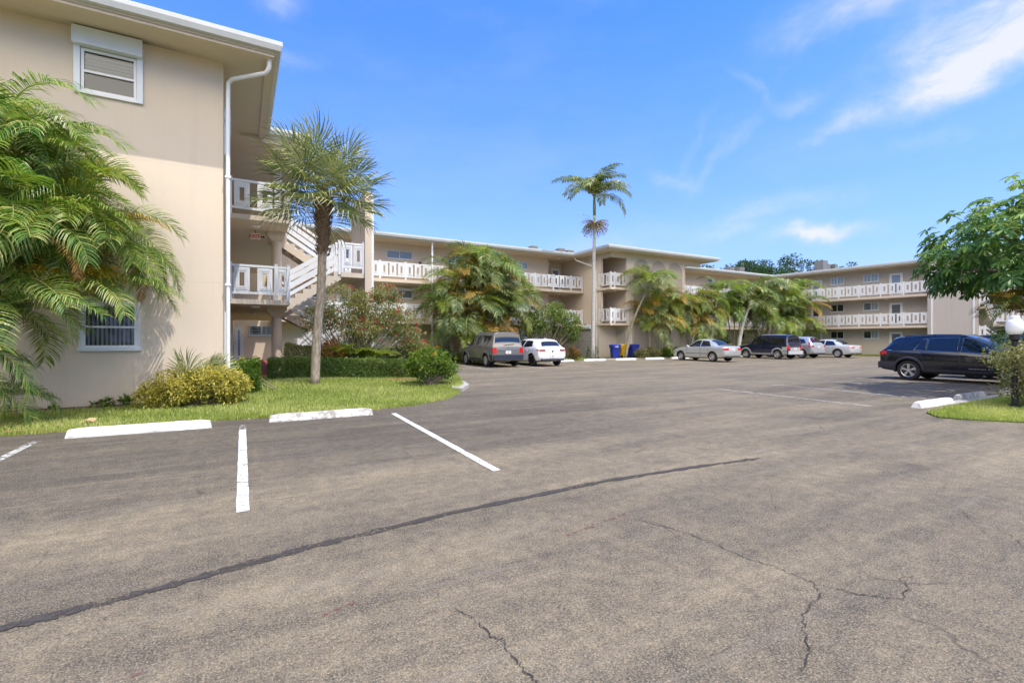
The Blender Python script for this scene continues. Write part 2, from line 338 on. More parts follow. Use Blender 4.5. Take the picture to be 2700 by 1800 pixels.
flat('cladding', (0.035, 0.037, 0.045), 0.55, var=0.05); flat('cladding_grey', (0.30, 0.31, 0.32), 0.5, var=0.04); flat('cladding_blue', (0.020, 0.026, 0.045), 0.5)
flat('tyre', (0.018, 0.018, 0.019), 0.8, var=0.15, vs=30); flat('alloy', (0.62, 0.62, 0.63), 0.28, 0.7, var=0.03); flat('rim_black', (0.012, 0.012, 0.013), 0.3)
flat('chrome', (0.70, 0.68, 0.64), 0.15, 0.9, var=0.02); flat('plate', (0.72, 0.72, 0.70), 0.5, var=0.02)
def lampglass(name, col):
    m, w, out = new_mat(name); principled(w, out, col, 0.12, coat=1.0)
lampglass('tail_red', (0.62, 0.015, 0.012)); lampglass('lamp_clear', (0.75, 0.72, 0.66)); lampglass('lamp_amber', (0.75, 0.22, 0.03))
lampglass('tail_dark', (0.22, 0.008, 0.012))

# ------------------------------------------------------------ mesh helpers
class MB:
    """collects faces, then links them as one mesh object"""
    def __init__(s): s.v = []; s.f = []; s.r = []; s.cr = 0.5
    def add(s, vs, fs, rnd=None):
        b = len(s.v); s.v.extend([tuple(p) for p in vs]); s.r.extend([s.cr if rnd is None else rnd]*len(vs))
        s.f.extend([tuple(b+i for i in f) for f in fs])
    def quad(s, a, b, c, d, rnd=None): s.add([a, b, c, d], [(0, 1, 2, 3)], rnd)
    def box(s, x0, x1, y0, y1, z0, z1, T=None):
        vs = [(x0, y0, z0), (x1, y0, z0), (x1, y1, z0), (x0, y1, z0), (x0, y0, z1), (x1, y0, z1), (x1, y1, z1), (x0, y1, z1)]
        if T: vs = [T(*p) for p in vs]
        s.add(vs, [(0, 3, 2, 1), (4, 5, 6, 7), (0, 1, 5, 4), (1, 2, 6, 5), (2, 3, 7, 6), (3, 0, 4, 7)])
    def bar(s, p, q, w, h, up=(0, 0, 1)):
        p, q = Vector(p), Vector(q); d = (q-p).normalized(); u = Vector(up)
        r = d.cross(u).normalized(); u = r.cross(d)
        c = [p+r*a*w/2+u*b*h/2 for a, b in ((-1, -1), (1, -1), (1, 1), (-1, 1))] + [q+r*a*w/2+u*b*h/2 for a, b in ((-1, -1), (1, -1), (1, 1), (-1, 1))]
        s.add(c, [(0, 3, 2, 1), (4, 5, 6, 7), (0, 1, 5, 4), (1, 2, 6, 5), (2, 3, 7, 6), (3, 0, 4, 7)])
    def tube(s, pts, rad, n=8, cap=True, rnd=None, jit=0.0, rng=None):
        pts = [Vector(p) for p in pts]; rads = rad if isinstance(rad, (list, tuple)) else [rad]*len(pts)
        vs = []; ref = Vector((0.31, 0.95, 0.05))
        for i, p in enumerate(pts):
            d = (pts[min(i+1, len(pts)-1)]-pts[max(i-1, 0)]).normalized()
            a = d.cross(ref); a = a.normalized() if a.length > 1e-4 else Vector((1, 0, 0)); b = d.cross(a)
            for k in range(n):
                t = 2*math.pi*k/n; rr = rads[i]*(1+(rng.uniform(-jit, jit) if rng else 0))
                vs.append(p+a*math.cos(t)*rr+b*math.sin(t)*rr)
        fs = [(i*n+k, i*n+(k+1) % n, (i+1)*n+(k+1) % n, (i+1)*n+k) for i in range(len(pts)-1) for k in range(n)]
        if cap: fs += [tuple(range(n-1, -1, -1)), tuple((len(pts)-1)*n+k for k in range(n))]
        s.add(vs, fs, rnd)
    def lathe(s, prof, n=24, c=(0, 0, 0), axis='Z'):
        vs = []
        for r, z in prof:
            for k in range(n):
                t = 2*math.pi*k/n; x, y = r*math.cos(t), r*math.sin(t)
                p = (x, y, z) if axis == 'Z' else (x, z, y)
                vs.append((p[0]+c[0], p[1]+c[1], p[2]+c[2]))
        fs = [(i*n+k, i*n+(k+1) % n, (i+1)*n+(k+1) % n, (i+1)*n+k) for i in range(len(prof)-1) for k in range(n)]
        if axis != 'Z': fs = [f[::-1] for f in fs]
        s.add(vs, fs)
    def prism(s, poly, z0, z1):
        n = len(poly); vs = [(x, y, z0) for x, y in poly]+[(x, y, z1) for x, y in poly]
        s.add(vs, [tuple(range(n-1, -1, -1)), tuple(range(n, 2*n))]+[(i, (i+1) % n, n+(i+1) % n, n+i) for i in range(n)])
    def sweep(s, line, prof, closed=False):
        """prof: (outward, z) pairs; outward is to the right of travel; mitred corners"""
        L = [Vector((p[0], p[1])) for p in line]; z = line[0][2]; n = len(L); vs = []
        for i in range(n):
            a = (L[i]-L[i-1]).normalized() if (i > 0 or closed) else (L[1]-L[0]).normalized()
            b = (L[(i+1) % n]-L[i]).normalized() if (i < n-1 or closed) else a
            na, nb = Vector((a.y, -a.x)), Vector((b.y, -b.x)); m = (na+nb); m = m/(1+na.dot(nb))
            for o, h in prof: q = L[i]+m*o; vs.append((q.x, q.y, z+h))
        k = len(prof); fs = []
        for i in range(n if closed else n-1):
            j = (i+1) % n
            for a in range(k): b = (a+1) % k; fs.append((i*k+a, i*k+b, j*k+b, j*k+a))
        if not closed: fs += [tuple(range(k)), tuple((n-1)*k+a for a in range(k-1, -1, -1))]
        s.add(vs, fs)
    def leaf(s, p, d, up, L, W, rnd, fold=0.25, droop=0.2):
        """a small folded leaf"""
        d = d.normalized(); sd = d.cross(up)
        if sd.length < 1e-4: sd = Vector((1, 0, 0))
        sd.normalize(); n = sd.cross(d)
        a = p; m = p+d*L*0.5; t = p+d*L-n*L*droop
        s.add([a, m+sd*W/2+n*W*fold, t, m-sd*W/2+n*W*fold], [(0, 1, 2), (0, 2, 3)], rnd)
    def mesh(s, name, mat, smooth=False, org=(0, 0, 0), sharp=None):
        me = bpy.data.meshes.new(name)
        o = Vector(org); me.from_pydata([(p[0]-o.x, p[1]-o.y, p[2]-o.z) for p in s.v], [], s.f)
        at = me.attributes.new('rnd', 'FLOAT', 'POINT'); at.data.foreach_set('value', s.r)
        if isinstance(mat, str): mat = MATS[mat]
        me.materials.append(mat); me.update()
        if smooth:
            me.shade_smooth()
            if sharp: me.set_sharp_from_angle(angle=R(sharp))
        return me
ORG = {}
def link(name, me, parent=None, loc=(0, 0, 0)):
    o = bpy.data.objects.new(name, me); COL.objects.link(o); o.location = loc
    if parent is not None: o.parent = parent
    return o
def part(name, mb, mat, parent, smooth=False, sharp=None):
    """mesh in world coordinates, hung under its thing (or under a part of it)"""
    org = ORG[parent.name]; o = link(name, mb.mesh(name, mat, smooth, org, sharp), parent); ORG[o.name] = org
    return o
def tag(o, label=None, cat=None, group=None, kind=None):
    if label: o['label'] = label
    if cat: o['category'] = cat
    if group: o['group'] = group
    if kind: o['kind'] = kind
    return o
def thing(name, loc, label, cat, group=None, rz=0.0):
    o = link(name, None, None, loc); o.rotation_euler.z = rz; o.empty_display_size = 0.3
    ORG[o.name] = Vector(loc) if rz == 0 else Vector((0, 0, 0))
    return tag(o, label, cat, group)
def solo(name, mb, mat, label, cat, group=None, loc=(0, 0, 0), smooth=False):
    o = link(name, mb.mesh(name, mat, smooth, loc), None, loc); ORG[o.name] = Vector(loc)
    return tag(o, label, cat, group)
def struct(name, mb, mat, smooth=False):
    o = link(name, mb.mesh(name, mat, smooth)); return tag(o, kind='structure')
def ss(a, b, x):
    t = min(1.0, max(0.0, (x-a)/(b-a))); return t*t*(3-2*t)
def gz(x, y):
    """the car park climbs a little towards the far buildings"""
    return 0.11*max(ss(13, 26, y), ss(30, 44, x))
def lz(x, y):
    """the near lawn: a low mound up to the path"""
    return 0.03+0.27*ss(-0.6, 0.8, x)*ss(11.5, 16.0, y)*(1-0.5*ss(1.5, 6, x))

# ------------------------------------------------------------ ground
def grid(fn, xs, ys):
    mb = MB(); nx, ny = len(xs), len(ys)
    mb.add([(x, y, fn(x, y)) for y in ys for x in xs], [(j*nx+i, j*nx+i+1, (j+1)*nx+i+1, (j+1)*nx+i) for j in range(ny-1) for i in range(nx-1)])
    return mb
xs = [-600, -200, -80, -40]+[-30+2*i for i in range(60)]+[120, 250, 700]
ys = [-600, -200, -80, -40]+[-30+2*i for i in range(60)]+[120, 250, 700]
struct('ground', grid(lambda x, y: gz(x, y)-0.02, xs, ys), 'turf', True)
def fill_poly(poly, fn, step=0.5):
    """a sheet over a polygon following fn"""
    import bmesh
    bm = bmesh.new(); vs = [bm.verts.new((x, y, 0)) for x, y in poly]; bm.faces.new(vs)
    x0, x1 = min(p[0] for p in poly), max(p[0] for p in poly); y0, y1 = min(p[1] for p in poly), max(p[1] for p in poly)
    for ax, a, b in ((0, x0, x1), (1, y0, y1)):
        k = a+step
        while k < b:
            bmesh.ops.bisect_plane(bm, geom=bm.verts[:]+bm.edges[:]+bm.faces[:], plane_co=(k, 0, 0) if ax == 0 else (0, k, 0), plane_no=(1, 0, 0) if ax == 0 else (0, 1, 0))
            k += step
    for v in bm.verts: v.co.z = fn(v.co.x, v.co.y)
    bmesh.ops.recalc_face_normals(bm, faces=bm.faces[:])
    if bm.faces and sum(f.normal.z for f in bm.faces) < 0: bmesh.ops.reverse_faces(bm, faces=bm.faces[:])
    mb = MB(); bm.verts.index_update()
    mb.add([v.co[:] for v in bm.verts], [tuple(v.index for v in f.verts) for f in bm.faces]); bm.free()
    n = len(poly)
    for i in range(n):
        (xa, ya), (xb, yb) = poly[i], poly[(i+1) % n]; m = max(1, int(math.hypot(xb-xa, yb-ya)/.5))
        for k in range(m):
            p, q = ((xa+(xb-xa)*t, ya+(yb-ya)*t) for t in (k/m, (k+1)/m)); mb.quad((p[0], p[1], fn(*p)), (q[0], q[1], fn(*q)), (q[0], q[1], fn(*q)-.06), (p[0], p[1], fn(*p)-.06))
    return mb
LOT = [(-40, -30), (60, -30), (60, 3), (48.9, 3), (48.2, 26.2), (22.0, 26.2), (10.2, 25.6), (8.6, 21.0), (6.9, 16.3), (6.1, 14.0), (5.15, 12.3), (4.45, 11.35),
       (3.4, 10.6), (2.4, 10.35), (0.5, 10.25), (-0.5, 10.35), (-2.4, 10.3), (-3.3, 10.28), (-40, 10.2)]
struct('car_park', fill_poly(LOT, lambda x, y: gz(x, y), 4.0), 'asphalt', True)
LAWN = [(-40, 10.2), (-3.3, 10.28), (-2.4, 10.3), (-0.5, 10.35), (0.5, 10.25), (2.4, 10.35), (3.4, 10.6), (4.45, 11.35), (5.15, 12.3), (6.1, 14.0), (6.9, 16.3), (8.6, 21.0),
        (10.2, 25.6), (10.4, 32.5), (-0.3, 32.5), (-0.3, 13.35), (-40, 13.35)]
def lawn_h(x, y): return max(lz(x, y), gz(x, y)+0.03)
struct('lawn', fill_poly(LAWN, lawn_h, 0.5), 'turf', True)
RLAWN = [(11.45, 4.0), (12.0, 4.38), (13.2, 4.45), (14.9, 4.56), (20, 4.62), (40, 4.7), (40, -6), (16, -6), (14.2, 0.9), (12.9, 2.2), (12.0, 3.05), (11.55, 3.6)]
struct('lawn', fill_poly(RLAWN, lambda x, y: 0.025, 1.0), 'turf', True)
FLAWN = [(22.0, 26.2), (48.2, 26.2), (48.9, 3), (56, 3), (56, 33), (10.4, 33), (10.2, 25.6)]
struct('lawn', fill_poly(FLAWN, lambda x, y: gz(x, y)+0.025, 2.0), 'turf', True)
# bare strip of mulch along the near wall
def mulch_strip():
    rng = random.Random(5); mb = MB(); n = 90; xa, xb = -9.0, -0.2
    pts = []
    for i in range(n+1):
        x = xa+(xb-xa)*i/n; pts.append((x, 13.36, x, 13.0+rng.uniform(-.12, .1)-0.25*math.exp(-((x+0.9)/1.2)**2)))
    for i in range(n):
        a, b = pts[i], pts[i+1]
        mb.quad((a[2], a[3], 0.036), (b[2], b[3], 0.036), (b[0], b[1], 0.06), (a[0], a[1], 0.06))
    struct('mulch_bed', mb, 'mulch')
mulch_strip()
def blades(name, n, pick, hfn, h0, h1, seed):
    rng = random.Random(seed); mb = MB()
    for _ in range(n):
        p = pick(rng)
        if p is None: continue
        x, y = p; z = hfn(x, y)-0.005; h = rng.uniform(h0, h1); a = rng.uniform(0, 6.283); lean = rng.uniform(0.1, 0.7)*h; w = 0.006+0.004*rng.random()
        ca, sa = math.cos(a), math.sin(a); b = rng.uniform(0, 6.283)
        r = min(1, max(0, rng.gauss(0.45, 0.22)+0.25*math.sin(x*1.7+math.sin(y*2.3)*1.5)*math.sin(y*1.3)))
        mb.add([(x-ca*w, y-sa*w, z), (x+ca*w, y+sa*w, z), (x+math.cos(b)*lean, y+math.sin(b)*lean, z+h)], [(0, 1, 2)], r)
    o = link(name, mb.mesh(name, 'grass')); tag(o, kind='stuff'); return o
def inside(poly, x, y):
    c = False; n = len(poly)
    for i in range(n):
        (x1, y1), (x2, y2) = poly[i], poly[i-1]
        if (y1 > y) != (y2 > y) and x < (x2-x1)*(y-y1)/(y2-y1)+x1: c = not c
    return c
def pick_near(rng):
    x = rng.uniform(-6.5, 7.5); y = rng.uniform(10.1, 17.5)
    jx = x+rng.uniform(-.06, .06)
    if not inside(LAWN, jx, y+rng.uniform(-.05, .08)): return None
    if x < -0.2 and y > 13.1: return None
    return x, y
blades('grass', 120000, pick_near, lawn_h, 0.03, 0.085, 1)
def pick_edge(rng):
    k = rng.randrange(8, 19); (x1, y1), (x2, y2) = LOT[k], LOT[(k+1) % 19]; t = rng.random(); x = x1+(x2-x1)*t; y = y1+(y2-y1)*t
    if k == 17 or k == 18: x = rng.uniform(-6, -3.3); y = 10.26
    return x+rng.gauss(0, .035), y+rng.gauss(-.012, .035)
blades('grass', 16000, pick_edge, lambda x, y: gz(x, y)+0.004, 0.03, 0.075, 7)
def pick_right(rng):
    x = rng.uniform(11.3, 20); y = rng.uniform(0.5, 4.7)
    return (x, y) if inside(RLAWN, x+rng.uniform(-.05, .05), y+rng.uniform(-.05, .05)) else None
blades('grass', 60000, pick_right, lambda x, y: 0.025, 0.03, 0.075, 2)
def pick_far(rng):
    x = rng.uniform(20, 49); y = rng.uniform(26.0, 30)
    if rng.random() < 0.35: x = rng.uniform(48, 51); y = rng.uniform(14, 30)
    return (x, y) if inside(FLAWN, x, y+rng.uniform(-.1, .1)) else None
blades('grass', 26000, pick_far, lambda x, y: gz(x, y)+0.025, 0.05, 0.13, 3)

# red painted path and steps beside the near building
mb = MB(); mb.box(0.42, 1.0, 15.6, 17.0, 0.0, 0.275); mb.box(0.42, 1.0, 17.0, 17.9, 0.0, 0.30); mb.box(-0.33, 1.62, 17.9, 32.5, 0.0, 0.32); mb.box(0.42, 5.0, 15.3, 15.6, 0.0, 0.22)
struct('path', mb, 'redpath')
mb = MB(); mb.box(0.45, 0.95, 14.95, 15.3, 0.0, 0.20)
struct('path', mb, 'curb')
# concrete nose of the lawn and kerbs of the far beds
mb = MB(); mb.prism([(5.5, 12.65), (6.25, 13.85), (6.55, 14.95), (6.1, 15.05), (5.75, 14.0), (5.3, 12.95)], 0, 0.10); struct('kerb', mb, 'curb')
mb = MB(); mb.box(21.9, 48.3, 26.12, 26.26, 0.02, 0.20); struct('kerb', mb, 'curb')
mb = MB(); mb.box(12.9, 20, 4.7, 4.95, -0.01, 0.006); struct('pavement', mb, 'curb')

# painted stall lines
def line(x0, x1, y0, y1, mat, w=0.10):
    mb = MB(); n = 14; rng = random.Random(int(x0*100+y0*10))
    for i in range(n):
        a, b = i/n, (i+1)/n; q = []
        for t, s in ((a, -1), (a, 1), (b, 1), (b, -1)):
            x = x0+(x1-x0)*t; y = y0+(y1-y0)*t; q.append((x+s*(w/2)*(1+0.06*math.sin(t*37+s)), y, gz(x, y)+0.008))
        mb.quad(*q)
    o = struct('parking_line', mb, mat); return o
line(-2.56, -2.53, 9.42, 4.7, 'line_worn'); line(0.035, 0.02, 9.0, 4.68, 'line_fresh'); line(0.04, 0.035, 9.5, 8.95, 'line_old'); line(2.66, 2.49, 9.56, 4.77, 'line_fresh')
for x in (10.35, 13.3, 16.2): line(x, x-.05, 24.6, 20.2, 'line_worn')
for x in (19.1, 21.9, 24.7, 27.4, 30.3, 33.2, 36.9, 40.3, 44): line(x, x, 25.2, 20.6, 'line_old')
line(12.5, 12.15, 9.7, 5.4, 'line_worn', .09); line(15.3, 15.0, 9.7, 5.5, 'line_worn', .09); line(18.3, 18.6, 9.8, 5.6, 'line_worn', .09); line(20.8, 20.8, 9.8, 5.2, 'line_worn', .09); line(23.7, 23.7, 9.8, 5.2, 'line_worn', .09)
# a filled seam across the lane, and open cracks
def strip(name, pts, w, mat, seed, z=0.006, sub=9, jag=0.35, wob=0.0):
    rng = random.Random(seed); P = []
    for i in range(len(pts)-1):
        for k in range(sub):
            t = k/sub; P.append((pts[i][0]*(1-t)+pts[i+1][0]*t, pts[i][1]*(1-t)+pts[i+1][1]*t))
    P.append(pts[-1]); P = [(x+rng.uniform(-wob, wob), y+rng.uniform(-wob, wob)) for x, y in P]
    mb = MB(); L = []
    for i, p in enumerate(P):
        a, b = P[max(0, i-1)], P[min(len(P)-1, i+1)]; dx, dy = b[0]-a[0], b[1]-a[1]; l = math.hypot(dx, dy) or 1
        ww = w*(1+rng.uniform(-jag, jag))/2; t = min(i, len(P)-1-i)/4; ww *= min(1, 0.25+t)
        L.append(((p[0]-dy/l*ww, p[1]+dx/l*ww, z), (p[0]+dy/l*ww, p[1]-dx/l*ww, z)))
    for i in range(len(P)-1): mb.quad(L[i][1], L[i+1][1], L[i+1][0], L[i][0])
    return struct(name, mb, mat)
strip('tar_seam', [(-3.5, 2.6), (-1.9, 3.22), (-1.06, 3.38), (-0.45, 3.47), (0.39, 3.65), (1.59, 3.80), (3.3, 3.88), (4.6, 3.80), (5.6, 3.70)], 0.078, 'tar', 3, sub=16, jag=0.4, wob=0.006)
for i, c in enumerate([
    [(2.8, 2.95), (2.88, 2.7), (2.94, 2.45), (2.95, 2.25), (2.94, 2.04), (2.99, 1.89), (2.99, 1.74), (2.99, 1.63), (2.86, 1.53), (2.75, 1.51), (2.61, 1.48), (2.47, 1.4), (2.37, 1.33), (2.31, 1.28), (2.24, 1.26), (2.11, 1.22)],
    [(3.0, 1.61), (3.05, 1.48), (3.12, 1.39), (3.24, 1.28), (3.34, 1.32), (3.39, 1.31), (3.5, 1.4), (3.63, 1.39)],
    [(4.54, 2.91), (4.14, 2.62), (3.9, 2.42), (3.58, 2.48), (3.36, 2.51), (3.16, 2.46)],
    [(3.9, 2.42), (3.93, 2.16), (3.83, 1.92), (3.79, 1.73), (3.94, 1.63), (3.96, 1.48), (3.98, 1.34), (4.01, 1.19), (4.11, 1.03)],
    [(5.65, 1.99), (5.41, 1.75), (5.14, 1.58), (5.08, 1.41), (4.96, 1.29), (4.76, 1.19)],
    [(1.02, 2.44), (1.05, 2.33), (1.07, 2.2), (1.07, 2.12), (1.11, 2.06), (1.09, 1.94), (1.09, 1.84), (1.09, 1.76), (1.12, 1.6)]]):
    w = (0.0055, 0.0045, 0.0022, 0.0022, 0.003, 0.005)[i]
    strip('crack', c, w, 'crackfill', 40+i, sub=7, jag=0.75, wob=0.012)
for i, c in enumerate([[(-0.46, 2.62), (-0.32, 2.63)], [(-0.09, 2.66), (-0.01, 2.69), (0.1, 2.7)], [(0.28, 2.7), (0.4, 2.71), (0.59, 2.77)], [(1.99, 2.92), (2.28, 2.96), (2.58, 3.02), (2.91, 3.09)]]):
    strip('chalk_mark', c, 0.03, 'redmark', 60+i, sub=6, jag=0.5, wob=0.006)

# ------------------------------------------------------------ buildings
F2, F3, SOF = 2.76, 5.43, 8.05
class Fa:
    """a facade: s runs along it to the right as one faces it, d points out of it"""
    def __init__(f, ox, oy, deg): f.o = (ox, oy); f.a = R(deg); f.S = (math.cos(f.a), math.sin(f.a)); f.N = (math.sin(f.a), -math.cos(f.a))
    def __call__(f, s, d, z): return (f.o[0]+f.S[0]*s+f.N[0]*d, f.o[1]+f.S[1]*s+f.N[1]*d, z)
    def box(f, mb, s0, s1, d0, d1, z0, z1): mb.box(s0, s1, -d1, -d0, z0, z1, lambda x, y, z: f(x, -y, z))
def slab_mesh():
    # one railing panel: a board with a slot, stepped mouldings around the slot
    mb = MB(); W, Hh, sw, sh, t = 0.215, 0.385, 0.068, 0.215, 0.022
    def ring(w1, h1, w2, h2, y0, y1):
        mb.box(-w1, -w2, y0, y1, -h1, h1); mb.box(w2, w1, y0, y1, -h1, h1); mb.box(-w2, w2, y0, y1, h2, h1); mb.box(-w2, w2, y0, y1, -h1, -h2)
    ring(W, Hh, sw, sh, -t, t)
    ring(W-.045, Hh-.05, W-.065, Hh-.07, -t-.012, -t); ring(W-.085, Hh-.10, W-.105, Hh-.12, -t-.018, -t); ring(sw+.022, sh+.022, sw, sh, -t-.012, -t)
    return mb.mesh('panel', 'white')
PANEL = slab_mesh()
def post_mesh():
    mb = MB(); mb.box(-.05, .05, -.05, .05, 0, 1.14); mb.box(-.058, .058, -.058, .058, 1.14, 1.165)
    return mb.mesh('post', 'white')
POST = post_mesh()
def railing(parent, F, s0, s1, d, z, per=3, pitch=0.555, first=True, last=True):
    mb = MB(); F.box(mb, s0, s1, d-.035, d+.035, z+1.03, z+1.10); r = part('railing', mb, 'white', parent)
    mb = MB(); F.box(mb, s0, s1, d-.03, d+.03, z+.17, z+.24); part('bottom_rail', mb, 'white', r); org = ORG[parent.name]
    n = max(1, round((s1-s0)/pitch)); p = (s1-s0)/n
    for i in range(n+1):
        if (i % per == 0 and (i > 0 or first) and (i < n or last)) or (i == n and last):
            o = link('post', POST, r, Vector(F(s0+i*p, d, z))-org); o.rotation_euler.z = F.a
        if i < n:
            o = link('panel', PANEL, r, Vector(F(s0+(i+.5)*p, d, z+.635))-org); o.rotation_euler.z = F.a
            o.scale.x = min(1.0, p/0.47)
    return r
def window(parent, F, s0, s1, z0, z1, d, pane='glass', panes=2, fr='white_alu', depth=0.05, awning=False):
    mb = MB(); t = .045
    F.box(mb, s0, s1, d, d+depth, z0, z0+t); F.box(mb, s0, s1, d, d+depth, z1-t, z1)
    F.box(mb, s0, s0+t, d, d+depth, z0+t, z1-t); F.box(mb, s1-t, s1, d, d+depth, z0+t, z1-t)
    for k in range(1, panes): m = s0+(s1-s0)*k/panes; F.box(mb, m-.022, m+.022, d, d+depth, z0+t, z1-t)
    F.box(mb, s0-.04, s1+.04, d, d+depth+.03, z0-.05, z0)
    w = part('window', mb, fr, parent)
    for k in range(panes):
        a = s0+(s1-s0)*k/panes; b = s0+(s1-s0)*(k+1)/panes
        mb = MB(); F.box(mb, a+(t if k == 0 else .022), b-(t if k == panes-1 else .022), d+.006, d+.018, z0+t, z1-t)
        part('pane', mb, pane if isinstance(pane, str) else pane[k % len(pane)], w)
    if awning:
        mb = MB(); F.box(mb, s0-.25, s1+.1, d, d+.12, z1+.06, z1+.10); part('awning', mb, 'white_alu', w)
    return w
def door(parent, F, s0, s1, z0, d, face='glass_blue', frame='white', h=2.13, knob=0.12):
    mb = MB(); t = .07
    F.box(mb, s0, s0+t, d, d+.05, z0, z0+h); F.box(mb, s1-t, s1, d, d+.05, z0, z0+h); F.box(mb, s0+t, s1-t, d, d+.05, z0+h-t, z0+h)
    o = part('door', mb, frame, parent)
    mb = MB(); F.box(mb, s0+t, s1-t, d, d+.02, z0, z0+h-t)
    F.box(mb, s0+t, s0+t+.11, d+.02, d+.032, z0, z0+h-t); F.box(mb, s1-t-.11, s1-t, d+.02, d+.032, z0, z0+h-t); F.box(mb, s0+t+.11, s1-t-.11, d+.02, d+.032, z0, z0+.25)
    part('leaf', mb, frame, o)
    mb = MB(); F.box(mb, s0+t+.12, s1-t-.12, d+.02, d+.03, z0+.27, z0+h-t-.12); part('glazing', mb, face, o)
    mb = MB(); c = F(s0+t+.05, d+.06, z0+1.0); mb.lathe([(0, -.03), (.03, -.02), (.035, 0), (.03, .02), (0, .03)], 10, c); part('handle', mb, 'chrome', o, True)
    return o
def downspout(parent, F, s, d, z0, z1, w=.085, top=None):
    mb = MB(); F.box(mb, s-w/2, s+w/2, d, d+.065, z0, z1)
    for z in (z0+(z1-z0)*k/3 for k in (1, 2)): F.box(mb, s-w/2-.012, s+w/2+.012, d-.002, d+.072, z, z+.05)
    if top: mb.tube(top, .045, 8)
    return part('downspout', mb, 'white', parent)
GUT = [(0.0, 0.04), (0.10, 0.05), (0.135, 0.16), (0.135, 0.245), (0.12, 0.26), (0.10, 0.245), (0.0, 0.235)]
def eaves(parent, line_):
    """white gutter along the eave line (travel keeps the outside on the right)"""
    mb = MB(); mb.sweep(line_, GUT); part('gutter', mb, 'gutter', parent)
    mb = MB(); mb.sweep(line_, [(-.16, -.03), (-.03, -.03), (-.03, 0.035), (-.16, 0.035)]); part('fascia', mb, 'soffit', parent)
CEIL = None
def ceil_light(x, y, z, label, grp='round ceiling lights under the walkways'):
    mb = MB(); mb.lathe([(0, -.075), (.07, -.07), (.12, -.05), (.14, -.02), (.145, 0), (0, 0)], 16, (x, y, z-.003))
    solo('ceiling_light', mb, 'globe', label, 'ceiling light', grp, (x, y, z), True)

# ---- the near building, its end wall facing the car park
A = thing('apartment_building', (-0.35, 13.39, 0), 'beige stucco apartment building closest to the camera, behind the big palm and the yellow bush', 'building')
FW = Fa(0, 13.39, 0)
def wall_with_holes(x0, x1, z0, z1, holes):
    mb = MB(); xs_ = sorted({x0, x1, *[h[0] for h in holes], *[h[1] for h in holes]}); zs_ = sorted({z0, z1, *[h[2] for h in holes], *[h[3] for h in holes]})
    for i in range(len(xs_)-1):
        for j in range(len(zs_)-1):
            cx, cz = (xs_[i]+xs_[i+1])/2, (zs_[j]+zs_[j+1])/2
            if any(h[0] < cx < h[1] and h[2] < cz < h[3] for h in holes): continue
            mb.quad((xs_[i], 13.39, zs_[j]), (xs_[i+1], 13.39, zs_[j]), (xs_[i+1], 13.39, zs_[j+1]), (xs_[i], 13.39, zs_[j+1]))
    for a, b, c, d in holes:
        y0, y1 = 13.39, 13.55
        mb.quad((a, y0, c), (b, y0, c), (b, y1, c), (a, y1, c)); mb.quad((a, y0, d), (a, y1, d), (b, y1, d), (b, y0, d))
        mb.quad((a, y0, c), (a, y1, c), (a, y1, d), (a, y0, d)); mb.quad((b, y0, c), (b, y0, d), (b, y1, d), (b, y1, c))
    return mb
HOLES = [(-2.93, -1.99, 6.74, 7.64), (-2.91, -1.98, 1.30, 2.25)]
mb = wall_with_holes(-26, -0.35, -0.1, SOF, HOLES)
mb.quad((-0.35, 13.39, -.1), (-0.35, 33, -.1), (-0.35, 33, SOF), (-0.35, 13.39, SOF)); mb.quad((-26, 33, -.1), (-26, 13.39, -.1), (-26, 13.39, SOF), (-26, 33, SOF))
mb.quad((-0.35, 33, -.1), (-26, 33, -.1), (-26, 33, SOF), (-0.35, 33, SOF))
part('wall', mb, 'wall', A)
mb = MB(); mb.prism([(-27, 12.41), (0.72, 12.41), (0.72, 17.45), (1.95, 17.45), (1.95, 30.7), (1.75, 30.7), (1.75, 32.6), (-27, 32.6)], SOF, SOF+.05)
rf = part('soffit', mb, 'soffit', A)
mb = MB(); mb.prism([(-26.9, 12.45), (0.68, 12.45), (0.68, 17.5), (1.9, 17.5), (1.9, 30.7), (1.7, 30.7), (1.7, 32.6), (-26.9, 32.6)], SOF+.05, SOF+.235)
part('roof', mb, 'roof', A)
mb = MB(); ev = [(-27, 12.41, SOF), (0.72, 12.41, SOF), (0.72, 17.45, SOF), (1.95, 17.45, SOF), (1.95, 30.5, SOF)]
mb.sweep(ev, GUT); part('gutter', mb, 'gutter', A)
mb = MB(); mb.sweep(ev, [(-.20, -.06), (-.03, -.06), (-.03, -.003), (-.20, -.003)]); part('fascia', mb, 'soffit', A)
mb = MB(); mb.box(0.0, .6, 17.55, 17.75, SOF-.11, SOF-.002); mb.box(.6, 1.6, 17.55, 17.72, SOF-.2, SOF-.002); part('beam', mb, 'soffit', A)
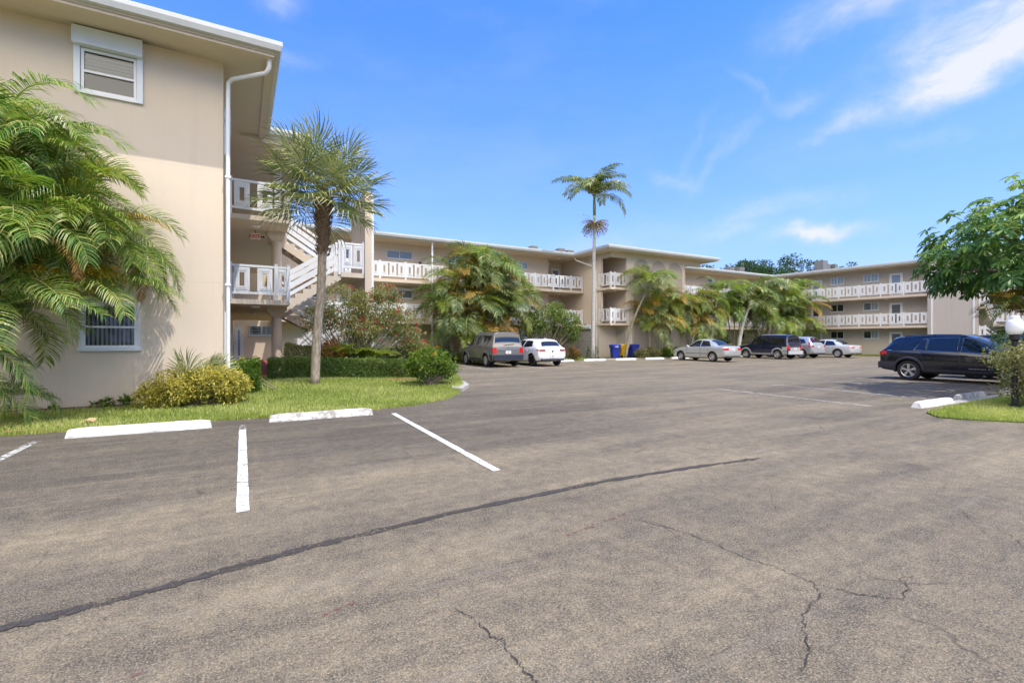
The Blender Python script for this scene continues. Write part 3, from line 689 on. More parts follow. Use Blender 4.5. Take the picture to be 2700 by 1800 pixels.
# upper window with its roller shutter box
def near_window(x0, x1, z0, z1, blinds):
    mb = MB(); t = .05; y0, y1 = 13.36, 13.42
    mb.box(x0-.0, x0+t, y0, y1, z0, z1); mb.box(x1-t, x1, y0, y1, z0, z1); mb.box(x0+t, x1-t, y0, y1, z0, z0+t); mb.box(x0+t, x1-t, y0, y1, z1-t, z1)
    m = z0+(z1-z0)*.47; mb.box(x0+t, x1-t, y0-.012, y1, m-.022, m+.022)
    w = part('window', mb, 'white', A)
    for a, b in ((z0+t, m-.022), (m+.022, z1-t)):
        g = MB(); g.quad((x0+t, 13.395, a), (x1-t, 13.395, a), (x1-t, 13.395, b), (x0+t, 13.395, b)); part('pane', g, 'pane', w)
    bl = MB()
    if blinds == 'roller':
        n = 5
        for k in range(n): z = z1-.08-k*.075; bl.quad((x0+t, 13.46+.015*(k % 2), z-.068), (x1-t, 13.46+.015*(k % 2), z-.068), (x1-t, 13.47, z), (x0+t, 13.47, z))
        bl.quad((x0+t, 13.53, z0), (x1-t, 13.53, z0), (x1-t, 13.53, z0+.12), (x0+t, 13.53, z0+.12))
    else:
        n = 11
        for k in range(n):
            x = x0+t+(k+.5)*(x1-x0-2*t)/n; bl.quad((x-.020, 13.46, z0+.03), (x+.012, 13.485, z0+.03), (x+.012, 13.485, z1-.05), (x-.020, 13.46, z1-.05))
    part('blind', bl, 'blind_dim' if blinds == 'roller' else 'curtain', w)
    bk = MB(); bk.box(x0-.3, x1+.3, 13.57, 15.2, z0-.4, z1+.1); part('room', bk, 'room', w)
    return w
w1 = near_window(-2.93, -1.99, 6.74, 7.64, 'roller')
mb = MB(); mb.box(-3.05, -1.87, 13.20, 13.388, 7.66, 8.02); part('shutter_box', mb, 'white_alu', A)
mb = MB()
for a, b in ((-3.045, -2.94), (-1.98, -1.875)): mb.box(a, b, 13.325, 13.387, 6.68, 7.66)
part('shutter_rail', mb, 'white_alu', A)
mb = MB(); mb.box(-2.95, -1.97, 13.33, 13.387, 6.68, 6.735); part('sill', mb, 'white', w1)
for z0, z1 in ((1.30, 2.25),):
    w2 = near_window(-2.91, -1.98, z0, z1, 'vertical')
    mb = MB(); mb.box(-2.99, -1.90, 13.31, 13.388, z0-.07, z0); mb.box(-2.96, -2.91, 13.35, 13.388, z0, z1+.05); mb.box(-1.98, -1.93, 13.35, 13.388, z0, z1+.05); mb.box(-2.91, -1.98, 13.35, 13.388, z1, z1+.05)
    part('sill', mb, 'white_alu', w2)
# downspout: an elbow from the gutter corner to the wall corner, then down
mb = MB()
mb.tube([(0.60, 12.60, 8.03), (0.59, 12.61, 7.80), (0.52, 12.68, 7.70), (-0.16, 13.22, 7.63), (-0.245, 13.30, 7.55), (-0.25, 13.31, 7.35), (-0.25, 13.31, 0.10)], .048, 10)
for z in (5.3, 2.75): mb.box(-.31, -.19, 13.25, 13.37, z, z+.05)
part('downspout', mb, 'white', A, True, 40)
# closed shutter on the side wall, and the floors of the side walkway
FS = Fa(-0.35, 13.39, 90)
mb = MB(); FS.box(mb, .75, 1.75, .0, .14, 7.0, 7.3); FS.box(mb, .80, 1.70, .0, .07, 6.15, 7.0); part('shutter', mb, 'white_alu', A)
door(A, FS, 2.2, 3.1, F3, 0.0); door(A, FS, 2.2, 3.1, F2, 0.0); window(A, FS, 1.2, 1.9, 0.95, 2.2, 0.0, 'glass_curtain', 1)
for z in (F2, F3):
    mb = MB(); mb.prism([(-.348, 17.4), (1.42, 17.4), (1.42, 18.35), (1.42, 21.0), (1.60, 21.0), (1.60, 31.2), (-.348, 31.2)], z-.15, z); s_ = part('walkway', mb, 'soffit', A)
    FB = Fa(0, 17.4, 0); railing(A, FB, -.27, 1.02, -.06, z, per=2, pitch=.6); railing(A, FB, 1.02, 1.38, -.06, z, per=1, pitch=.36, first=False)
    FR = Fa(1.42, 0, 90); railing(A, FR, 17.5, 18.3, -.05, z, per=2, pitch=.45, first=False); railing(A, FR, 21.2, 31.0, -.05+.16, z, per=3)
for z0, z1 in ((0.32, F2-.15), (F2, F3-.15), (F3, SOF)):
    mb = MB(); mb.lathe([(.17, z0), (.165, z1-.3), (.17, z1-.29)], 20, (1.14, 19.2, 0))
    cpt = part('column', mb, 'soffit', A, True, 50)
    if z1 < SOF:
        mb = MB(); mb.prism([(.83, 18.85), (1.40, 18.85), (1.40, 19.55), (.83, 19.55)], z1-.14, z1-.001); mb.add([(.97, 19.02, z1-.3), (1.31, 19.02, z1-.3), (1.31, 19.38, z1-.3), (.97, 19.38, z1-.3), (.83, 18.85, z1-.14), (1.40, 18.85, z1-.14), (1.40, 19.55, z1-.14), (.83, 19.55, z1-.14)],
                                         [(3, 2, 1, 0), (0, 1, 5, 4), (1, 2, 6, 5), (2, 3, 7, 6), (3, 0, 4, 7)]); part('capital', mb, 'soffit', cpt)
for y, z, t in ((18.2, F3-.15, 'upper walkway, nearest the white front railing'), (18.2, F2-.15, 'first walkway, above the red path'), (22.5, F2-.15, 'first walkway, deeper in behind the round column')):
    ceil_light(.45, y, z, 'round white ceiling light under the '+t)

# ---- outdoor stairs between the near building and the tall fin
T = thing('outdoor_staircase', (1.42, 18.45, 0.3), 'outdoor dogleg staircase with white board rails behind the cabbage palm', 'staircase')
def flight(x0, z0, x1, z1, y0, y1, name='flight'):
    mb = MB(); n = max(3, round(abs(z1-z0)/0.178)); dx = (x1-x0)/n; dz = (z1-z0)/n
    for k in range(n):
        a, b = x0+k*dx, x0+(k+1)*dx; zt = z0+(k+1)*dz
        mb.box(min(a, b), max(a, b), y0+.06, y1-.06, zt-dz-.04, zt)
    # stepped stringers
    for y in (y0, y1-.06):
        for k in range(n):
            a, b = x0+k*dx, x0+(k+1)*dx; zt = z0+(k+1)*dz+.012; lo0, lo1 = z0+k*dz-.26, z0+(k+1)*dz-.26
            v = [(a, y, lo0), (b, y, lo1), (b, y, zt), (a, y, zt), (a, y+.06, lo0), (b, y+.06, lo1), (b, y+.06, zt), (a, y+.06, zt)]
            mb.add(v, [(0, 1, 2, 3), (7, 6, 5, 4), (0, 4, 5, 1), (1, 5, 6, 2), (2, 6, 7, 3), (3, 7, 4, 0)] if b > a else [(3, 2, 1, 0), (4, 5, 6, 7), (1, 5, 4, 0), (2, 6, 5, 1), (3, 7, 6, 2), (0, 4, 7, 3)])
    fl = part(name, mb, 'soffit', T)
    for y in (y0+.02, y1-.02):
        mb = MB()
        for h, t in ((.22, .09), (.50, .16), (.76, .12), (.98, .09)):
            mb.bar((x0, y, z0+h+.05), (x1, y, z1+h+.05), .04, t)
        r = part('stair_railing', mb, 'white', fl)
        for t in (0.03, 0.97):
            mb = MB(); x = x0+(x1-x0)*t; z = z0+(z1-z0)*t; mb.box(x-.05, x+.05, y-.05, y+.05, z-.05, z+1.2); part('newel', mb, 'white', fl)
    return fl
L1, L2, XL, XR = 1.62, 3.95, 3.22, 4.05
flight(1.75, 0.30, XL, L1, 18.45, 19.5); flight(XL, L1, 1.0, F2, 19.8, 20.9)
flight(1.42, F2, XL, L2, 18.45, 19.5); flight(XL, L2, .95, F3, 19.8, 20.9)
FB2 = Fa(0, 18.42, 0)
for z in (L1, L2):
    mb = MB(); mb.box(XL-.02, XR, 18.42, 20.9, z-.17, z); part('landing', mb, 'soffit', T)
    railing(T, FB2, XL+.03, XR-.03, -.05, z, per=2, pitch=.45)
    mb = MB(); FB2.box(mb, XL-.22, XL+.03, -.085, -.015, z+1.0, z+1.07); FB2.box(mb, XL-.22, XL-.15, -.085, -.015, z+.62, z+1.0); part('rail_return', mb, 'white', T)
mb = MB(); mb.box(4.05, 4.29, 18.35, 20.95, 0.1, 7.0); part('fin_wall', mb, 'wall_side', T)
downspout(T, Fa(0, 18.35, 0), 4.34, -.1, .25, 6.95, .08)

# ---- EXIT sign under the upper walkway
mb = MB(); mb.box(.30, .62, 19.0, 19.06, F3-.46, F3-.25); ex = thing('exit_sign', (.46, 19.03, F3-.36), 'white sign reading EXIT in red letters under the upper walkway', 'exit sign')
part('sign_box', mb, 'signwhite', ex)
mb = MB(); mb.box(.62, .70, 19.02, 19.05, F3-.38, F3-.34); mb.lathe([(0, -.02), (.03, -.02), (.035, .03), (0, .04)], 10, (.72, 19.03, F3-.36)); mb.box(.45, .47, 19.02, 19.04, F3-.25, F3-.15); part('lamp_head', mb, 'dark', ex)
def text_mesh(body, size, mat, name):
    cu = bpy.data.curves.new(name, 'FONT'); cu.body = body; cu.size = size; cu.extrude = 0.004; cu.align_x = 'CENTER'; cu.align_y = 'CENTER'; cu.offset = size*0.02
    o = bpy.data.objects.new(name, cu); COL.objects.link(o)
    me = bpy.data.meshes.new_from_object(o.evaluated_get(bpy.context.evaluated_depsgraph_get())); bpy.data.objects.remove(o)
    me.materials.clear(); me.materials.append(MATS[mat]); me.name = name; return me
t = link('lettering', text_mesh('EXIT', 0.165, 'red', 'lettering'), ex, (-.02, -.036, -.005)); t.rotation_euler.x = R(90)
mb = MB(); mb.add([(.572, 18.992, F3-.385), (.60, 18.992, F3-.36), (.572, 18.992, F3-.335)], [(0, 1, 2)]); part('arrow', mb, 'red', ex)

# ---- the long building: left wing, corner block, right wing
def wing_floor(parent, F, s0, s1, d0, d1, z):
    mb = MB(); F.box(mb, s0, s1, d0, d1, z-.2, z); F.box(mb, s0, s1, d1, d1+.02, z-.2, z-.03); part('walkway', mb, 'soffit', parent)
B = thing('apartment_building', (4, 32.6, 0), 'long beige three storey wing with white railings behind the huge palm clump', 'building')
FA = Fa(0, 32.6, 0)
mb = MB(); FA.box(mb, -.34, 21.7, -.25, 0, -.1, SOF); FA.box(mb, 21.7, 24.1, -1.6, -1.35, -.1, SOF); FA.box(mb, 21.7, 21.75, -1.35, -.25, -.1, SOF); part('wall', mb, 'wall', B)
mb = MB(); FA.box(mb, 1.98, 22.89, -12, 1.9, SOF, SOF+.05); part('soffit', mb, 'soffit', B)
mb = MB(); FA.box(mb, 1.98, 22.9, -12, 1.85, SOF+.05, SOF+.23); part('roof', mb, 'roof', B)
eaves(B, [(2.1, 30.7, SOF), (22.9, 30.7, SOF)])
for z in (F2, F3):
    wing_floor(B, FA, 1.62, 23.98, -1.6, 1.62, z); railing(B, FA, 4.45, 23.9, 1.55, z, pitch=.5557)
for z, kinds in ((0.12, ('glass', 'glass_curtain', 'glass')), (F2, ('glass_blind', 'glass', 'glass_jal')), (F3, ('glass_blind', 'glass_blind', 'glass_curtain'))):
    window(B, FA, 9.0 if z == F2 else 8.6, 10.4, z+1.6, z+2.15, 0, kinds[0]); door(B, FA, 5.4, 6.3, z, 0, 'glass_blue'); window(B, FA, 3.5, 4.4, z+1.4, z+2.15, 0, kinds[1])
    window(B, FA, 18.7, 19.7, z+1.6, z+2.2, 0, kinds[2]); window(B, FA, 13.0, 14.2, z+1.6, z+2.15, 0, 'glass')
    window(B, FA, 22.0, 22.55, z+1.45, z+2.0, -1.35, 'glass', 1); door(B, FA, 22.85, 23.75, z, -1.35, 'glass_jal' if z == F2 else 'glass_blue')
door(B, FA, -.30, .18, 0.32, 0, 'glass_blue', h=1.95); window(B, FA, .45, 1.75, 1.78, 2.36, 0, ('glass_jal', 'glass_curtain'))
mb = MB(); FA.box(mb, 8.8, 10.6, 0, .10, F2+2.15, F2+2.3); part('shutter_box', mb, 'white_alu', B)
downspout(B, FA, 11.25, 1.63, .1, SOF-.02, .10)
for x in (16.9, 21.2): mb = MB(); mb.bar((x, 31.1, F3-.21), (x-1.0, 32.55, F3-.28), .1, .1); part('bracket', mb, 'soffit', B)
for x, z, t in ((22.3, SOF, 'the eave above the top recess beside the corner block'), (22.3, F3-.2, 'the top walkway beside the corner block'), (5.0, SOF, 'the eave left of the tall fin wall')):
    ceil_light(x, 32.0, z, 'small round ceiling light under '+t)
mb = MB(); mb.box(-.06, .06, -.06, .06, -.14, .12, lambda x, y, z: (10.95+x, 32.53+y, F3+1.35+z)); mb.box(-.08, .08, -.08, .08, .12, .15, lambda x, y, z: (10.95+x, 32.53+y, F3+1.35+z)); solo('wall_lantern', mb, 'black_metal', 'small dark wall lantern on the top floor beside the white downspout', 'lantern', None, (10.95, 32.53, F3+1.3))

K = thing('apartment_building', (24, 27.7, 0), 'corner block with three blind arches and small corner balconies behind the tall thin palm', 'building')
XK, YK, X2, YB = 24.0, 27.7, 25.7, 29.05
mb = MB()
mb.prism([(XK, YB), (X2, YB), (X2, YK), (31.9, YK), (31.9, YB+6), (XK, YB+6)], -.1, F2-.17)
mb.prism([(XK, YB), (XK+.2, YB), (XK+.2, 31.3), (X2, 31.3), (X2, YK), (31.9, YK), (31.9, YB+6), (XK, YB+6)], F2-.17, SOF-.002)
wk = part('wall', mb, 'wall', K)
mb = MB(); mb.prism([(XK, YK), (X2, YK), (X2, YK+.2), (XK+.2, YK+.2), (XK+.2, YB), (XK, YB)], SOF-.36, SOF-.002); mb.prism([(XK, YB), (XK, YB-.22), (XK+.2, YB-.22), (XK+.2, YB)], F2, SOF-.36); mb.prism([(X2-.16, YK), (X2, YK), (X2, YK+.2), (X2-.16, YK+.2)], F2, SOF-.36); part('header', mb, 'wall', K)
for z in (F2, F3):
    mb = MB(); mb.prism([(XK-.12, YB+.2), (XK-.12, YK-.12), (X2+.12, YK-.12), (X2+.12, YK), (X2, YK), (X2, YK+.1), (X2-.01, YK+.1), (X2-.01, 31.29), (XK+.21, 31.29), (XK+.21, YB-.01), (XK-.001, YB-.01), (XK-.001, YB+.2)], z-.16, z-.001); part('balcony_floor', mb, 'soffit', K)
    railing(K, Fa(0, YK, 0), XK+.0, XK+.38, -.03, z, per=1, pitch=.38, last=False); railing(K, Fa(0, YK, 0), XK+.38, X2-.02, -.03, z, per=2, pitch=.62)
    railing(K, Fa(XK, 0, -90), -YB+.0, -YK-.04, -.03, z, per=2, pitch=.62, last=False)
    door(K, Fa(0, 31.3, 0), 24.45, 25.3, z, 0.0, 'glass_blue')
door(K, Fa(X2, 0, -90), -28.85, -27.95, 0.12, 0.0, 'door_grey', 'door_grey')
# blind arches: shallow panels of darker stucco with a raised rim
for cx in (27.05, 28.85, 30.72):
    r_ = .86; zt = 7.76; zc = zt-r_; n = 20
    mb = MB(); pts = [(cx-r_, F2-2.5), (cx+r_, F2-2.5)]+[(cx+r_*math.cos(math.pi*k/n), zc+r_*math.sin(math.pi*k/n)) for k in range(n+1)]
    vs = [(x, YK-.012, z) for x, z in pts]; mb.add(vs, [tuple(range(len(vs)))]); ap = part('arch_panel', mb, 'arch', K)
    mb = MB()
    for k in range(n):
        a, b = math.pi*k/n, math.pi*(k+1)/n; ro, ri = r_+.035, r_-.035
        q = [(cx+ri*math.cos(a), zc+ri*math.sin(a)), (cx+ro*math.cos(a), zc+ro*math.sin(a)), (cx+ro*math.cos(b), zc+ro*math.sin(b)), (cx+ri*math.cos(b), zc+ri*math.sin(b))]
        mb.add([(x, YK-.045, z) for x, z in q]+[(x, YK-.005, z) for x, z in q], [(0, 1, 2, 3), (4, 7, 6, 5), (1, 5, 6, 2), (0, 3, 7, 4)])
    for sx in (-1, 1): mb.box(cx+sx*r_-.035, cx+sx*r_+.035, YK-.045, YK-.005, .3, zc)
    part('arch_rim', mb, 'soffit', ap)
mb = MB(); mb.prism([(22.9, 26.62), (34.6, 26.62), (34.6, 44), (22.9, 44)], SOF, SOF+.05); part('soffit', mb, 'soffit', K)
mb = MB(); mb.prism([(22.95, 26.67), (34.55, 26.67), (34.55, 44), (22.95, 44)], SOF+.05, SOF+.235); part('roof', mb, 'roof', K)
eaves(K, [(22.9, 30.7, SOF), (22.9, 26.62, SOF), (34.6, 26.62, SOF), (34.6, 30.65, SOF)])
mb = MB(); mb.box(31.9, 33.8, YK+.02, YK+.22, SOF-.42, SOF-.002); part('beam', mb, 'soffit', K)
FL = Fa(XK, 0, -90)
mb = MB(); FL.box(mb, -32.0, -29.85, 0.0, .04, .12, 2.3)
for k in range(22): FL.box(mb, -32.0, -29.85, .04, .048, .16+k*.098, .16+k*.098+.08)
sh = part('roller_shutter', mb, 'shutter_grey', K)
mb = MB(); mb.tube([FL(-32.1, .15, 2.5), FL(-29.8, .15, 2.5)], .19, 14); part('shutter_drum', mb, 'white_alu', sh, True, 40)
mb = MB(); rng = random.Random(8)
for _ in range(26):
    s_, z_ = -31.8+rng.random()*1.8, .7+rng.random()*.95; l_ = rng.uniform(.03, .2); FL.box(mb, s_, s_+l_, .048, .0495, z_, z_+rng.uniform(.012, .03))
part('scrape_mark', mb, 'cladding', sh)
downspout(K, FL, -29.35, .005, .15, 7.0, .1, [FL(-30.9, 1.0, SOF-.02), FL(-30.8, .9, SOF-.25), FL(-29.6, .15, 7.2), FL(-29.36, .05, 7.02)])
downspout(K, Fa(0, YK, 0), 25.95, .005, .15, F2-.2, .08)
ceil_light(24.9, 28.3, F3-.16, 'round white light under the corner block balcony with two railing sides')

D = thing('apartment_building', (33, 32.6, 0), 'beige wing with white balcony railings mostly hidden by palms right of the arched corner block', 'building')
mb = MB(); FA.box(mb, 31.9, 50.6, -.25, 0, -.1, SOF); part('wall', mb, 'wall', D)
mb = MB(); FA.box(mb, 34.62, 50.2, -12, 1.78, SOF, SOF+.05); FA.box(mb, 31.9, 34.62, -12, 1.7, SOF-.06, SOF-.01); part('soffit', mb, 'soffit', D)
mb = MB(); FA.box(mb, 34.62, 50.0, -12, 1.75, SOF+.05, SOF+.23); part('roof', mb, 'roof', D)
eaves(D, [(34.75, 30.82, SOF), (48.66, 30.82, SOF)])
for z in (F2, F3):
    wing_floor(D, FA, 31.92, 48.9, -.0, 1.62, z); railing(D, FA, 32.0, 48.65, 1.55, z, pitch=.5557)
for z in (.12, F2, F3):
    for s0 in (34.0, 43.2): door(D, FA, s0, s0+.9, z, 0, 'glass_jal'); window(D, FA, s0+2.2, s0+3.4, z+1.35, z+2.1, 0, 'glass')
    window(D, FA, 40.8, 41.5, z+1.3, z+2.2, 0, 'glass', 1)

W = thing('apartment_building', (48.7, 30.8, 0), 'shaded three storey wing on the right with white railings and blue doors', 'building')
FC = Fa(48.7, 30.8, math.degrees(math.atan2(-1, .12)))
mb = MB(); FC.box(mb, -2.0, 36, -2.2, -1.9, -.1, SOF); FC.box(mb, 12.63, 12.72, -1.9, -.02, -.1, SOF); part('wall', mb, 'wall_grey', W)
mb = MB(); FC.box(mb, -.3, 36, -14, -.02, SOF, SOF+.05); part('soffit', mb, 'soffit', W)
mb = MB(); FC.box(mb, 0, 36, -14, -.05, SOF+.05, SOF+.23); part('roof', mb, 'roof', W)
eaves(W, [FC(.02, 0, SOF), FC(12.5, 0, SOF)]); eaves(W, [FC(16.3, 0, SOF), FC(36, 0, SOF)])
for z in (F2, F3):
    wing_floor(W, FC, .15, 12.63, -1.9, -.22, z); railing(W, FC, .98, 12.62, -.3, z, pitch=.5557, last=False)
    wing_floor(W, FC, 16.6, 34, -1.9, -.22, z); railing(W, FC, 16.65, 33.3, -.3, z, pitch=.5557)
fl = {F3: ('glass_blue', ('glass_curtain', 'glass_curtain'), ('glass_curtain', 'glass_curtain'), 'glass_blue'), F2: ('dark', ('glass', 'glass'), ('glass_jal', 'glass_curtain'), 'glass_jal'), .12: ('door_blue', ('glass', 'glass'), ('glass', 'glass_curtain'), 'glass_jal')}
for z, (d1, w1_, w2_, d2) in fl.items():
    door(W, FC, 2.95, 3.95, z, -1.9, d1); door(W, FC, 9.49, 10.47, z, -1.9, d2)
    window(W, FC, 4.71, 5.86, z+1.53, z+2.25, -1.9, w1_); window(W, FC, 7.49, 8.69, z+1.53, z+2.25, -1.9, w2_, awning=(z < 1))
    window(W, FC, 1.93, 2.35, z+1.55, z+2.22, -1.9, 'glass', 1)
    window(W, FC, 16.45, 17.6, z+1.5, z+2.2, -1.9, 'glass'); door(W, FC, 19.6, 20.6, z, -1.9, 'glass_blue'); window(W, FC, 22, 23.2, z+1.5, z+2.2, -1.9, 'glass')
for s_, z, t in ((9.5, SOF, 'eave of the shaded right wing'), (9.5, F3-.2, 'top walkway of the shaded right wing'), (9.5, F2-.2, 'first walkway of the shaded right wing')):
    q = FC(s_, -1.0, z); ceil_light(q[0], q[1], z, 'round white ceiling light under the '+t)
V = thing('stair_tower', FC(14.2, 0, 0), 'plain beige stair tower with white downspouts rising above the black car', 'stair tower')
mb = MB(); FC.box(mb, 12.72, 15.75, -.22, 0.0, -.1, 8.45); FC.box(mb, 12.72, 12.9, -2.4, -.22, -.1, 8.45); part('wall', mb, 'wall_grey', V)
mb = MB(); FC.box(mb, 12.35, 19, -4.5, .75, 8.45, 8.55); part('soffit', mb, 'soffit', V)
mb = MB(); mb.sweep([FC(12.35, -1.2, 8.45), FC(12.35, .75, 8.45), FC(19, .75, 8.45)], GUT); part('gutter', mb, 'gutter', V)
downspout(V, FC, 12.93, 0.003, .1, 8.4, .12); downspout(V, FC, 15.5, 0.003, .1, 8.4, .12)
def flightC(s0, z0, s1, z1, d0, d1):
    mb = MB(); n = 8; ds, dz = (s1-s0)/n, (z1-z0)/n
    for k in range(n): a, b = s0+k*ds, s0+(k+1)*ds; FC.box(mb, min(a, b), max(a, b), d0, d1, z0+k*dz+(min(dz, 0))-.22, z0+(k+1)*dz if dz > 0 else z0+k*dz)
    f_ = part('flight', mb, 'soffit', V)
    mb = MB()
    for h, t in ((.3, .1), (.6, .12), (.95, .1)): mb.bar(FC(s0, d1+.02, z0+h+.1), FC(s1, d1+.02, z1+h+.1), .04, t)
    part('stair_railing', mb, 'white', f_)
for zl, zf in ((4.15, F2), (1.5, .12)):
    mb = MB(); FC.box(mb, 15.75, 16.15, -2.2, -.12, zl-.18, zl); part('landing', mb, 'soffit', V)
    railing(V, FC, 15.78, 16.12, -.17, zl, per=1, pitch=.34); flightC(16.12, zl, 17.5 if zf < 1 else 16.62, zf, -1.0, -.2)
mb = MB(); FC.box(mb, 15.75, 16.62, -2.2, -.25, F3-.35, F3-.02); part('landing', mb, 'soffit', V)

# air handlers on the roofs
def ac(x, y, z0, w, h, label, round_=False):
    t = thing('air_conditioner', (x, y, z0), label, 'air conditioner', 'air conditioners on the roofs')
    mb = MB(); mb.box(x-w/2, x+w/2, y-w/2, y+w/2, z0+.08, z0+h)
    for k in range(int(h/.09)-1): mb.box(x-w/2-.008, x+w/2+.008, y-w/2-.008, y+w/2+.008, z0+.14+k*.09, z0+.14+k*.09+.045)
    part('casing', mb, 'acbox', t)
    mb = MB(); mb.lathe([(0, h+.05), (w*.3, h+.05), (w*.42, h+.02), (w*.42, h)], 16, (x, y, z0)); part('fan_guard', mb, 'acdark', t)
    mb = MB(); mb.box(x-w*.6, x+w*.6, y-w*.6, y+w*.6, z0-.05, z0+.08); part('stand', mb, 'acbox', t); return t
for x, y, z0, w, h, t in [(54.4, 29.0, 9.0, .9, 1.0, 'tall grey air conditioner on the roof right of the round treetop'), (56.1, 29.3, 9.05, .5, .76, 'narrow pale air conditioner between two others on the roof'), (56.9, 29.0, 9.05, .55, .76, 'small grey air conditioner at the right end of the roof trio'),
                          (49.4, 36.5, 9.0, .9, .9, 'grey air conditioner, left one of the pair before the dark treetops'), (50.4, 36.0, 9.0, .9, .9, 'grey air conditioner, right one of the pair before the dark treetops'),
                          (23.2, 37.4, 8.9, .66, 1.1, 'small grey air conditioner alone on the roof above the big palm clump'), (26.5, 37.8, 8.9, .7, 1.25, 'dark air conditioner on the roof left of the arched block'), (27.3, 37.5, 8.9, .7, 1.1, 'lower dark air conditioner on the roof right beside the arched block')]:
    t_ = ac(x, y, z0, w, h, t)
    mb = MB(); mb.box(x-w*.5, x+w*.5, y-w*.5, y+w*.5, SOF+.2, z0-.05); part('curb_frame', mb, 'acbox', t_)

# ------------------------------------------------------------ palms
def pinnate(L, a0, a1, n, lmax, wid, rng, vee=0.5, dr=0.5, mat='frond_green', r0=0.5, pet=0.14, name='frond', power=1.0):
    """an arching feather frond that starts at the origin and runs along +x; a0, a1: start and end angle to the horizontal"""
    mb = MB(); seg = 16; pts = []; x = z = 0.0
    for i in range(seg+1):
        t = i/seg; pts.append(Vector((x, rng.uniform(-.004, .004), z))); a = R(a0+(a1-a0)*(t**power)); x += math.cos(a)*L/seg; z += math.sin(a)*L/seg
    mb.tube(pts, [0.016*(1-.8*i/seg)+.002 for i in range(seg+1)], 4, False, 0.85)
    def at(t):
        k = min(seg-1, int(t*seg)); f = t*seg-k; p = pts[k].lerp(pts[k+1], f); d = (pts[k+1]-pts[k]).normalized(); return p, d
    for i in range(n):
        t = pet+(0.995-pet)*(i+rng.uniform(-.25, .25))/n; t = min(.99, max(pet, t)); p, d = at(t)
        u = (t-pet)/(1-pet); ll = lmax*(0.45+0.55*math.sin(min(1, u*1.6+.12)*math.pi/2))*(1-0.55*max(0, u-.45)/.55)
        nrm = Vector((0, 1, 0)).cross(d)*-1.0
        if nrm.z < 0 and abs(d.x) > .2: nrm = -nrm
        for sgn in (-1, 1):
            fw = 0.34+0.62*u
            dd = (Vector((0, sgn, 0))+d*fw+nrm*(vee+rng.uniform(-.18, .18))).normalized()
            dd = (dd+Vector((rng.uniform(-.07, .07), rng.uniform(-.07, .07), rng.uniform(-.07, .07)))).normalized()
            l = ll*rng.uniform(.85, 1.1); w = wid*rng.uniform(.8, 1.15)
            side = dd.cross(nrm).normalized()*w/2
            m1 = p+dd*l*.4; m2 = m1+(dd+Vector((0, 0, -dr*.55))).normalized()*l*.33; e = m2+(dd+Vector((0, 0, -dr*1.7))).normalized()*l*.3
            rn = min(1, max(0, r0-.08+rng.gauss(0, .27)))
            mb.add([p-side*.5, p+side*.5, m1+side, m1-side, m2+side*.75, m2-side*.75, e], [(0, 1, 2, 3), (3, 2, 4, 5), (5, 4, 6)], rn)
            mb.r[-1] = min(1, rn+.45)
    return mb.mesh(name, mat)
rngP = random.Random(77)
FR = {}
FR.update({
    'g': [pinnate(2.3, a, b, 50, .80, .027, rngP, v, d) for a, b, v, d in ((66, -70, .4, .8), (62, -22, .5, .7), (74, -80, .35, .8), (48, -85, .25, 1.0), (70, -45, .45, .7))],
    'l': [pinnate(2.2, a, b, 48, .76, .028, rngP, v, d, 'frond_lime') for a, b, v, d in ((65, -50, .5, .45), (58, -65, .4, .6))],
    'y': [pinnate(2.1, a, b, 46, .55, .028, rngP, v, d, 'frond_gold') for a, b, v, d in ((62, -50, .35, .7), (58, -65, .4, .7))],
    'r': [pinnate(1.9, a, b, 40, .50, .028, rngP, v, d, 'frond_rust') for a, b, v, d in ((40, -85, .2, .9), (50, -70, .3, .8))],
    'f': [pinnate(2.2, a, b, 38, .72, .035, rngP, v, d, 'frond_far') for a, b, v, d in ((66, -70, .3, .8), (54, -80, .25, .9), (74, -45, .4, .7), (70, -85, .3, .8))],
    'F': [pinnate(2.6, a, b, 48, .62, .045, rngP, v, d, 'frond_far') for a, b, v, d in ((66, -48, .25, 1.0), (58, -70, .2, 1.1), (72, -30, .3, .9))],
})
def frond(root, org, kind, p, az, tilt, sc, rng, roll=None):
    me = rng.choice(FR[kind]); o = link('frond', me, root, Vector(p)-org)
    o.rotation_euler = Euler((rng.uniform(-.35, .35) if roll is None else roll, -tilt, az), 'XYZ'); s = sc*rng.uniform(.88, 1.12); o.scale = (s, s, s)
    return o
def stem(root, pts, r0, r1, mat='bark_areca', n=9, name='trunk'):
    mb = MB(); P = []
    for i in range(len(pts)-1):
        for k in range(5): P.append(Vector(pts[i]).lerp(Vector(pts[i+1]), k/5))
    P.append(Vector(pts[-1])); m = len(P)
    # smooth the bends
    for _ in range(3): P = [P[0]]+[(P[i-1]+P[i]*2+P[i+1])/4 for i in range(1, m-1)]+[P[-1]]
    mb.tube(P, [r0+(r1-r0)*i/(m-1) for i in range(m)], n); return part(name, mb, mat, root, True)
